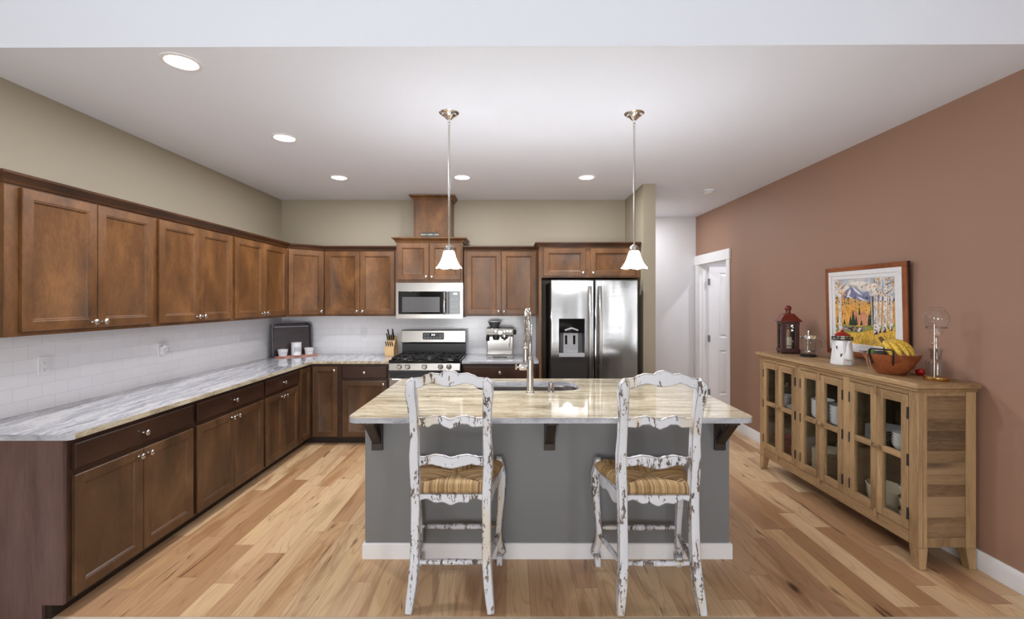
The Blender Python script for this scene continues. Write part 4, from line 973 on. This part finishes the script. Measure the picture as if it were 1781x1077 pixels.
bx_ = MB().box(-.06, .06, -.025, .025, 0, .22).build('storage_box', M['lightgrey'], None, bevel=.006); put(bx_, mid[1]-.160, .304, LZ, 'pale grey box standing behind the tall plate stack', 'box'); bx_.rotation_euler = (0, 0, srz)
redb = MB().lathe([(.06, 0), (.064, .004), (.082, .022), (.090, .040), (.086, .040), (.076, .022), (.055, .008), (.004, .007)], n=32).build('bowl', M['redenamel'])
put(redb, mid[0]-.140, .14, LZ, 'red bowl in the stack low behind the far glass doors', 'bowl', 'red bowls in the sideboard')
for i in range(1, 6): copyat(redb, mid[0]-.140, .14, LZ+.019*i)
redc = copyat(redb, mid[0]+.048, .16, LZ, 'red bowl in the second stack, by the hinge of the far glass doors'); redc['group'] = 'red bowls, second stack'
for i in range(1, 5): copyat(redc, mid[0]+.048, .16, LZ+.019*i)
rk = MB().lathe([(.050, 0), (.054, .004), (.066, .075), (.071, .080), (.071, .092), (.065, .092), (.056, .012), (.004, .010)], n=30).build('bowl', M['white']); put(rk, mid[0]-.088, .13, UZ, 'deep white bowl with thick rim behind the far glass doors', 'bowl')
rd = MB().lathe([(.022, 0), (.025, .003), (.048, .030), (.050, .034), (.046, .033), (.022, .008), (.004, .007)], n=24).build('dish', M['white']); put(rd, mid[0]+.052, .08, UZ, 'little white dish beside the deep white bowl', 'dish')
gj = thing('glass_jar', 'clear glass jar standing in the deep white bowl', 'jar', on_sb(mid[0]-.088, .13, UZ+.0125), srz)
MB().lathe([(.034, 0), (.036, .004), (.036, .150), (.030, .160), (.028, .160), (.033, .148), (.033, .006)], n=24, caps=False).build('jar', M['glass'], gj)
MB().lathe([(.031, .160), (.033, .165), (.026, .172), (.008, .176), (.010, .190), (.004, .196)], n=20).build('lid', M['chrome'], gj)

# ---------------------------------------------------------------- on top of the sideboard
ZT = SH+.0005
lt = thing('lantern', 'tall dark red metal lantern at the far end of the sideboard', 'lantern', (2.520, 4.150, ZT), math.radians(-14))
w = .072; b = MB()
for sx in (-1, 1):
    for sy in (-1, 1): b.box(sx*(w-.012)-.010, sx*(w-.012)+.010, sy*(w-.012)-.010, sy*(w-.012)+.010, 0, .285)
b.box(-w-.004, w+.004, -w-.004, w+.004, .014, .046).box(-w, w, -w, w, .262, .292); b.build('frame', M['lanterndark'], lt, bevel=.002)
g = MB()
for a in range(4):
    g.T = Matrix.Rotation(a*PI/2, 4, 'Z')
    for x in (-.036, .036): g.box(x-.0025, x+.0025, -w+.002, -w+.008, .046, .262)
    for z in (.072, .226, .246): g.box(-w+.02, w-.02, -w+.002, -w+.008, z-.0025, z+.0025)
    g.box(-w+.018, -w+.030, -w+.001, -w+.009, .046, .262); g.box(w-.030, w-.018, -w+.001, -w+.009, .046, .262)
g.build('grille', M['lanterndark'], lt)
g = MB()
for a in range(4): g.T = Matrix.Rotation(a*PI/2, 4, 'Z'); g.box(-w+.02, w-.02, -w+.010, -w+.012, .046, .262)
g.build('pane', M['glass'], lt)
MB().lathe([(.028, .046), (.030, .050), (.030, .140), (.026, .145), (.004, .140)], n=20).build('candle', M['ivory'], lt)
r = MB(); prof = [(.088, .290), (.089, .295), (.070, .318), (.050, .345), (.044, .352), (.046, .358), (.030, .362)]
vs = []; fs = []
for k_, (q, z) in enumerate(prof): vs += [(-q, -q, z), (q, -q, z), (q, q, z), (-q, q, z)]
for j in range(len(prof)-1):
    for i in range(4): fs.append((4*j+i, 4*j+(i+1) % 4, 4*j+4+(i+1) % 4, 4*j+4+i))
fs += [(3, 2, 1, 0), tuple(range(4*len(prof)-4, 4*len(prof)))]; r.add(vs, fs).build('roof', M['lanternred'], lt, bevel=.002)
MB().lathe([(.024, .360), (.020, .375), (.021, .392), (.028, .400), (.029, .412), (.022, .426), (.010, .434), (.004, .435)], n=24).build('finial', M['lanternred'], lt)
fp = thing('french_press', 'glass french press coffee maker beside the red lantern', 'french press', (2.545, 3.905, ZT), math.radians(-38))
MB().lathe([(.060, 0), (.062, .004), (.062, .016), (.056, .020), (.004, .021)], n=30).build('base', M['black'], fp)
MB().lathe([(.056, .021), (.056, .170), (.058, .173), (.054, .173), (.053, .168), (.053, .024)], n=32, caps=False).build('beaker', M['glass'], fp)
MB().lathe([(.058, .155), (.059, .172), (.058, .180), (.030, .186), (.006, .188), (.004, .205), (.014, .212), (.014, .220), (.004, .224)], n=30).build('lid', M['chrome'], fp)
MB().lathe([(.003, .03), (.003, .156)], n=8).lathe([(.052, .045), (.052, .052), (.004, .054)], n=28).build('plunger', M['nickel'], fp)
MB().tube([(.056, 0, .150), (.085, 0, .155), (.104, 0, .140), (.110, 0, .110), (.102, 0, .075), (.085, 0, .052), (.057, 0, .045)], .0065, 10).build('handle', M['glassrod'], fp)

tp = thing('lighthouse_teapot', 'white lighthouse shaped teapot with red roof lid in front of the picture', 'teapot', (2.495, 3.435, ZT), math.radians(-100))
oct_ = [(.073, 0), (.075, .004), (.061, .150), (.056, .176), (.064, .184)]
m = MB(); m.T = Matrix.Rotation(PI/8, 4, 'Z'); m.lathe(oct_, n=8); m.build('body', M['white'], tp, smooth=20)
MB().tube([(.055, 0, .055), (.085, 0, .065), (.092, 0, .10), (.082, 0, .135), (.086, 0, .165), (.094, 0, .175)], [.030, .030, .020, .013, .010, .009], 14).build('spout', M['white'], tp)
MB().tube([(-.062, 0, .150), (-.095, 0, .152), (-.108, 0, .120), (-.100, 0, .075), (-.076, 0, .050)], [.008, .009, .009, .009, .008], 10).build('handle', M['white'], tp)
m = MB(); m.lathe([(.070, .184), (.072, .187), (.070, .190)], n=24)
for i in range(8): a = 2*PI*i/8; m.tube([(.067*math.cos(a), .067*math.sin(a), .188), (.067*math.cos(a), .067*math.sin(a), .204)], .003, 6)
m.tube([(.067*math.cos(2*PI*i/24), .067*math.sin(2*PI*i/24), .204) for i in range(24)], .003, 6, closed=True); m.build('gallery', M['black'], tp)
ld = MB().lathe([(.040, .190), (.040, .215)], n=8).build('lantern_room', M['ivory'], tp, smooth=0)
m = MB()
for i in range(8): a = 2*PI*i/8; m.tube([(.041*math.cos(a), .041*math.sin(a), .190), (.041*math.cos(a), .041*math.sin(a), .216)], .003, 6)
m.build('mullions', M['black'], ld)
MB().lathe([(.050, .215), (.051, .219), (.034, .234), (.014, .243), (.010, .250), (.012, .256), (.004, .260)], n=24).build('roof', M['redenamel'], tp)
wn_ = MB()
for ang, z in ((-30, .06), (-62, .115)):
    wn_.T = Matrix.Rotation(math.radians(ang), 4, 'Z'); q = .0705-.09*(z-.004)
    wn_.box(q-.004, q+.001, -.007, .007, z, z+.024)
wn_.build('window_mark', M['darkgrey'], tp)

fb = thing('fruit_bowl', 'wide wooden bowl with black strap handles holding bananas and other fruit', 'bowl', (2.489, 2.985, ZT), 0)
m = MB(); m.lathe([(.068, 0), (.074, .003), (.110, .045), (.140, .098), (.153, .132), (.148, .135), (.132, .100), (.101, .050), (.064, .016), (.004, .014)], n=48); m.build('bowl', M['walnut'], fb)
h = MB()
for a0 in (math.radians(-150), math.radians(40)):
    def pt(a, r, z): return (r*math.cos(a), r*math.sin(a), z)
    s_ = .42
    arc = [pt(a0-s_, 0.132, .072), pt(a0-s_, 0.149, .110), pt(a0-s_, 0.158, .135), pt(a0-s_, 0.156, .160), pt(a0-s_*.8, 0.154, .168)]+[pt(a0-s_*.8+s_*1.6*i/8, 0.154, .168) for i in range(1, 8)]+[pt(a0+s_*.8, 0.154, .168), pt(a0+s_, 0.156, .160), pt(a0+s_, 0.158, .135), pt(a0+s_, 0.149, .110), pt(a0+s_, 0.132, .072)]
    h.tube(arc, .0075, 10, sx=1.2, sy=.7)
h.build('handle', M['leather'], fb)
m = MB(); A0 = math.radians(-176); 
m.tube([(.154*math.cos(A0), .154*math.sin(A0), .125), (.141*math.cos(A0)-.006, .141*math.sin(A0), .07), (.115*math.cos(A0)-.012, .115*math.sin(A0)+.006, .03), (.111*math.cos(A0)-.012, .115*math.sin(A0)+.012, .012), (.119*math.cos(A0)-.012, .115*math.sin(A0)+.020, .03), (.143*math.cos(A0)-.006, .141*math.sin(A0)+.024, .075), (.154*math.cos(A0), .154*math.sin(A0)+.026, .125)], .0022, 6).build('cord', M['cord'], fb)
bn = thing('banana_bunch', 'bunch of yellow bananas lying in the wooden bowl', 'bananas', (2.489, 2.985, ZT))
st = Vector((-.01, .05, .208))
for i, (dx, dy) in enumerate(((-.060, -.045), (-.024, -.068), (.016, -.078), (.052, -.070), (.076, -.046))):
    e = Vector((dx, dy-.04, .115)); mm = (st+e)/2+Vector((dx*.55, dy*.25-.015, .048+.006*i)); P = []
    for k_ in range(13): t = k_/12; P.append(st*(1-t)**2+mm*2*t*(1-t)+e*t*t)
    rr = [.006, .007, .010, .0155, .0175, .0185, .019, .019, .0185, .017, .014, .009, .005]
    o = MB().tube(P, rr, 8).build('banana', M['banana'], bn, smooth=60)
MB().tube([st+Vector((0, .0, -.004)), st+Vector((-.004, .012, .012)), st+Vector((-.008, .02, .026))], [.013, .011, .009], 10).build('stem', M['bananatip'], bn)
o = MB().sphere((0, 0, 0), (.036, .031, .031), 20, 14).build('lime', M['lime']); o.location = (2.418, 3.052, ZT+.120); tag(o, 'green lime in the wooden bowl, left of the bananas', 'lime')
o = MB().lathe([(.004, -.045), (.018, -.043), (.031, -.028), (.034, -.008), (.028, .018), (.020, .036), (.010, .046), (.003, .048)], n=20).build('avocado', M['avocado']); o.location = (2.393, 2.962, ZT+.127); o.scale = (.85, .85, .85); o.rotation_euler = (1.2, .4, .4); tag(o, 'dark avocado in the wooden bowl between lime and bananas', 'avocado')
tm = thing('tomato', 'small red tomato on the sideboard, between bowl and coffee tower', 'tomato', (2.625, 2.925, ZT))
MB().lathe([(.004, 0), (.015, .001), (.023, .010), (.0255, .022), (.022, .036), (.012, .042), (.003, .040)], n=24).build('fruit', M['tomato'], tm)

ct = thing('cold_drip_tower', 'glass cold drip coffee tower on a brass base at the near end of the sideboard', 'coffee maker', (2.550, 2.735, ZT), 0); TS = Matrix.Diagonal((.78, .78, 1, 1))
def MT(): q_ = MB(); q_.T = TS; return q_
MT().lathe([(.074, 0), (.076, .003), (.076, .020), (.072, .024), (.004, .025)], n=40).build('base', M['brass'], ct)
P0 = (-.052, -.040)
MT().tube([(*P0, .022), (*P0, .345)], .0055, 12).sphere((*P0, .350), .009).build('pole', M['rose'], ct)
m = MT(); m.tube([(.066*math.cos(2*PI*i/32), .066*math.sin(2*PI*i/32), .318) for i in range(32)], .003, 8, closed=True).tube([(*P0, .318), (-.03, -.057, .318)], .004, 8).tube([(.062, .02, .318), (.105, .03, .318)], .0035, 8).tube([(-.066, 0, .318), (-.1, -.012, .318)], .0035, 8)
m.build('ring', M['rose'], ct)
m = MT(); m.tube([(*P0, .225), (-.02, -.015, .225), (.0, 0, .225)], .004, 8).sphere((-.080, -.058, .225), .009).tube([(*P0, .225), (-.08, -.058, .225)], .003, 8); m.build('valve_arm', M['rose'], ct)
MT().lathe([(.018, .262), (.006, .256), (.006, .215), (.010, .212), (.010, .195), (.004, .150)], n=14).build('drip_valve', M['nickel'], ct)
MT().lathe([(.042, .275), (.044, .30), (.050, .312), (.068, .330), (.080, .362), (.079, .388), (.066, .412), (.052, .420), (.058, .428), (.055, .428), (.049, .421), (.063, .410), (.076, .387), (.077, .363), (.065, .333), (.040, .312), (.040, .276)], n=40, caps=False).build('globe', M['glass'], ct)
MT().lathe([(.060, .429), (.058, .434), (.030, .440), (.008, .442), (.007, .447), (.013, .454), (.012, .464), (.004, .468)], n=32).build('lid', M['glass'], ct)
MT().lathe([(.050, .026), (.062, .030), (.064, .036), (.064, .105), (.060, .118), (.040, .124), (.034, .130), (.034, .170), (.042, .176), (.050, .190), (.048, .190), (.032, .172), (.032, .128), (.058, .115), (.062, .104), (.062, .036)], n=40, caps=False).build('carafe', M['glass'], ct)
MT().lathe([(.024, .125), (.030, .135), (.040, .190), (.052, .194), (.052, .197), (.038, .194), (.027, .135)], n=32, caps=False).build('filter_funnel', M['glass'], ct)

# ---------------------------------------------------------------- framed landscape painting
# local x runs toward the camera along the wall, local z up, front faces into the room
PX0, PX1, PZ = 3.895, 3.10, 1.127; pwid = PX0-PX1; phei = .714
pc = thing('framed_painting', 'wood framed landscape painting of golden aspens and a mountain on the terracotta wall', 'painting', (2.698, PX0, PZ), 0)
pc.rotation_euler = (math.radians(1.3), 0, -PI/2)
def ringbox(m, x0, x1, z0, z1, t, y0, y1):
    m.box(x0, x1, y0, y1, z0, z0+t).box(x0, x1, y0, y1, z1-t, z1).box(x0, x0+t, y0, y1, z0+t, z1-t).box(x1-t, x1, y0, y1, z0+t, z1-t)
m = MB(); ringbox(m, 0, pwid, 0, phei, .036, 0, .032); m.build('frame', M['framewood'], pc, bevel=.004)
m = MB(); m.box(-.001, pwid+.001, .012, .033, -.001, phei+.001); m.build('frame_edge', M['framedark'], pc, bevel=.002)
lin = MB(); ringbox(lin, .036, pwid-.036, .040, phei-.036, .034, .001, .012); ringbox(lin, .070, pwid-.070, .074, phei-.070, .030, .005, .012); lno = lin.build('liner', M['white'], pc, bevel=.002)
q = MB(); ringbox(q, .069, pwid-.069, .073, phei-.069, .002, .003, .012); q.build('liner_groove', M['lightgrey'], lno)
MB().prism(rounded([(.36, .047), (.44, .047), (.44, .060), (.36, .060)], .005, 4), -.001, .004, 'XZ').build('name_plate', M['lightgrey'], pc)
# canvas: flat shapes of paint in layers
def pnt(name, c0, c1, sc=60, st=(1,1,1)):
    n_ = NT('oil_'+name); v_ = n_.noise(n_.map(n_.pos(), st), sc, 5, .65); return n_.set(Base_Color=n_.ramp(v_, [(.38, c0), (.62, c1)]), Roughness=.45)
PM = [pnt('sky', rgb(150,176,206), rgb(226,218,206), 9, (1,1,2)), pnt('cloud', rgb(226,214,204), rgb(244,238,228), 25), pnt('mountain', rgb(96,102,142), rgb(146,146,172), 30, (1,1,.5)),
      pnt('snow', rgb(216,218,228), rgb(236,234,238), 40), pnt('foothill', rgb(190,140,82), rgb(226,180,112), 40), pnt('aspenwood', rgb(208,140,62), rgb(238,184,98), 55, (1,1,.4)),
      pnt('conifer', rgb(38,48,40), rgb(70,82,58), 70), pnt('rocks', rgb(106,92,84), rgb(170,150,126), 60, (1,1,2)), pnt('meadow', rgb(196,146,44), rgb(236,196,88), 70, (1,1,.35)),
      pnt('bark', rgb(196,186,180), rgb(238,232,226), 45, (1,1,.6)), pnt('barkmark', rgb(50,42,42), rgb(86,74,70), 60), pnt('shrub', rgb(110,124,58), rgb(170,168,84), 60), pnt('pinkbrush', rgb(196,130,92), rgb(222,160,128), 50)]
cx0, cx1, cz0, cz1 = .100, pwid-.100, .104, phei-.100; cw, ch = cx1-cx0, cz1-cz0
cv = MB(); rnd = random.Random(11)
def lay(poly, k, mi):   # polygon in 0..1 canvas coordinates, k-th layer
    y = .0105-.00012*k
    cv.add([(cx0+min(max(a, 0), 1)*cw, y, cz0+min(max(b_, 0), 1)*ch) for a, b_ in poly], [tuple(range(len(poly)))], mi)
lay([(0,0),(1,0),(1,1),(0,1)], 0, 0)
for cx_, cy_, rx, ry in ((.42,.90,.16,.06),(.30,.86,.12,.05),(.62,.86,.14,.06),(.12,.80,.12,.05)): lay([(cx_+rx*math.cos(a)*(1+.15*rnd.random()), cy_+ry*math.sin(a)) for a in [2*PI*i/22 for i in range(22)]], 1, 1)
lay([(.0,.66),(.12,.74),(.20,.82),(.27,.86),(.31,.905),(.36,.87),(.42,.84),(.50,.775),(.58,.80),(.66,.74),(.75,.76),(.86,.70),(1,.66),(1,.5),(0,.5)], 2, 2)
for P in ([(.31,.90),(.36,.86),(.44,.80),(.50,.74),(.42,.77),(.38,.80),(.35,.83)], [(.28,.85),(.30,.80),(.26,.74),(.33,.70),(.22,.72),(.24,.79)], [(.42,.73),(.52,.68),(.60,.66),(.50,.665),(.43,.70)], [(.58,.795),(.63,.75),(.70,.73),(.62,.735)]): lay(P, 3, 3)
lay([(0,.72),(.10,.73),(.2,.70),(.3,.71),(.42,.67),(.55,.655),(.7,.64),(.85,.67),(1,.66),(1,.3),(0,.3)], 4, 4)
for i in range(34):
    x_, z_ = rnd.random(), .58+.13*rnd.random(); lay([(x_-.012,z_),(x_+.012,z_),(x_+.002,z_+.04)], 5, 6)
lay([(0,.60)]+[(i/20, .57+.05*rnd.random()) for i in range(1, 20)]+[(1,.58),(1,.2),(0,.2)], 6, 5)
lay([(.30,.42),(.36,.50),(.44,.47),(.52,.52),(.58,.44),(.58,.30),(.30,.30)], 7, 12)
def conifer(x_, z_, h_, w_, k):
    P = [(x_, z_+h_)]; n_ = 7
    for i in range(1, n_+1): t = i/n_; P += [(x_+w_*t, z_+h_*(1-t)), (x_+w_*t*.65, z_+h_*(1-t)+.008)]
    Q = [(2*x_-a, b_) for a, b_ in reversed(P[1:])]
    lay(P+Q, k, 6)
for a in ((.33,.27,.26,.055,8),(.28,.27,.16,.045,8),(.38,.28,.17,.04,8),(.65,.28,.46,.065,8),(.60,.28,.22,.04,8),(.44,.44,.15,.022,8),(.05,.30,.13,.03,8),(.17,.28,.10,.03,8),(.47,.28,.10,.03,8)): conifer(*a)
lay([(0,.27),(.2,.285),(.4,.27),(.62,.30),(.8,.31),(1,.34),(1,.1),(0,.1)], 9, 11)
lay([(0,.25),(.15,.26),(.3,.25),(.5,.265),(.56,.24),(.48,.20),(.3,.185),(.12,.19),(0,.20)], 10, 7)
for i in range(16): x_ = rnd.random()*.5; z_ = .19+.06*rnd.random(); lay([(x_-.03,z_),(x_,z_-.008),(x_+.03,z_),(x_+.015,z_+.014),(x_-.015,z_+.014)], 11, 10 if i % 3 else 3)
lay([(0,.17),(.2,.16),(.42,.17),(.6,.22),(.78,.25),(1,.30),(1,0),(0,0)], 12, 8)
for i in range(26): x_ = rnd.random(); z_ = rnd.random()*.14; lay([(x_-.03,z_),(x_+.05,z_+.045),(x_+.06,z_+.05),(x_-.01,z_)], 13, 11 if i % 4 else 7)
for i in range(90): x_ = rnd.random(); z_ = .42+.2*rnd.random(); s_ = .008+.01*rnd.random(); lay([(x_-s_,z_),(x_,z_-s_),(x_+s_,z_),(x_,z_+s_)], 7, 5 if i % 3 else 11)
for x_, lean_, w_, zb_ in ((.09, .01, .032, .12), (.70, .03, .036, .17), (.765, .03, .022, .20), (.83, .045, .034, .21), (.935, .035, .02, .24), (.64, .0, .008, .26), (.90, .02, .010, .26)):
    P = []
    for i in range(9): t = i/8; P.append((x_+lean_*t+.006*math.sin(5*t+x_*30)-w_*(1-.35*t), zb_+(1-zb_)*t))
    for i in range(8, -1, -1): t = i/8; P.append((x_+lean_*t+.006*math.sin(5*t+x_*30)+w_*(1-.35*t), zb_+(1-zb_)*t))
    lay(P, 14, 9)
    for i in range(16):
        t = rnd.random(); xx = x_+lean_*t+.006*math.sin(5*t+x_*30)+rnd.uniform(-.5, .1)*w_; zz = zb_+(1-zb_)*t; ww = w_*rnd.uniform(.3, .75)
        lay([(xx-ww*.4, zz), (xx+ww*.6, zz+.006), (xx+ww*.5, zz+.018), (xx-ww*.3, zz+.010)], 15, 10)
    lay([(x_-w_, zb_), (x_+w_, zb_), (x_+w_*.6, zb_+.08), (x_+.0, zb_+.03)], 15, 10)
for xa, za, xb, zb in ((.72,.80,.78,.92),(.86,.75,.97,.82),(.86,.88,.99,.93),(.10,.62,.02,.70),(.11,.84,.22,.93),(.09,.9,.01,.95),(.74,.9,.68,.97),(.86,.72,.80,.85),(.95,.6,1.,.72)):
    lay([(xa, za), (xb, zb), (xb, zb+.006), (xa, za+.016)], 16, 10)
for i in range(60):
    x_ = rnd.choice((rnd.uniform(.0,.22), rnd.uniform(.62,1))); z_ = rnd.uniform(.72, .99); s_ = .010+.012*rnd.random(); lay([(x_-s_,z_),(x_,z_-s_*.7),(x_+s_,z_),(x_,z_+s_*.7)], 17, 5)
cv.build('canvas', PM, pc, smooth=0)
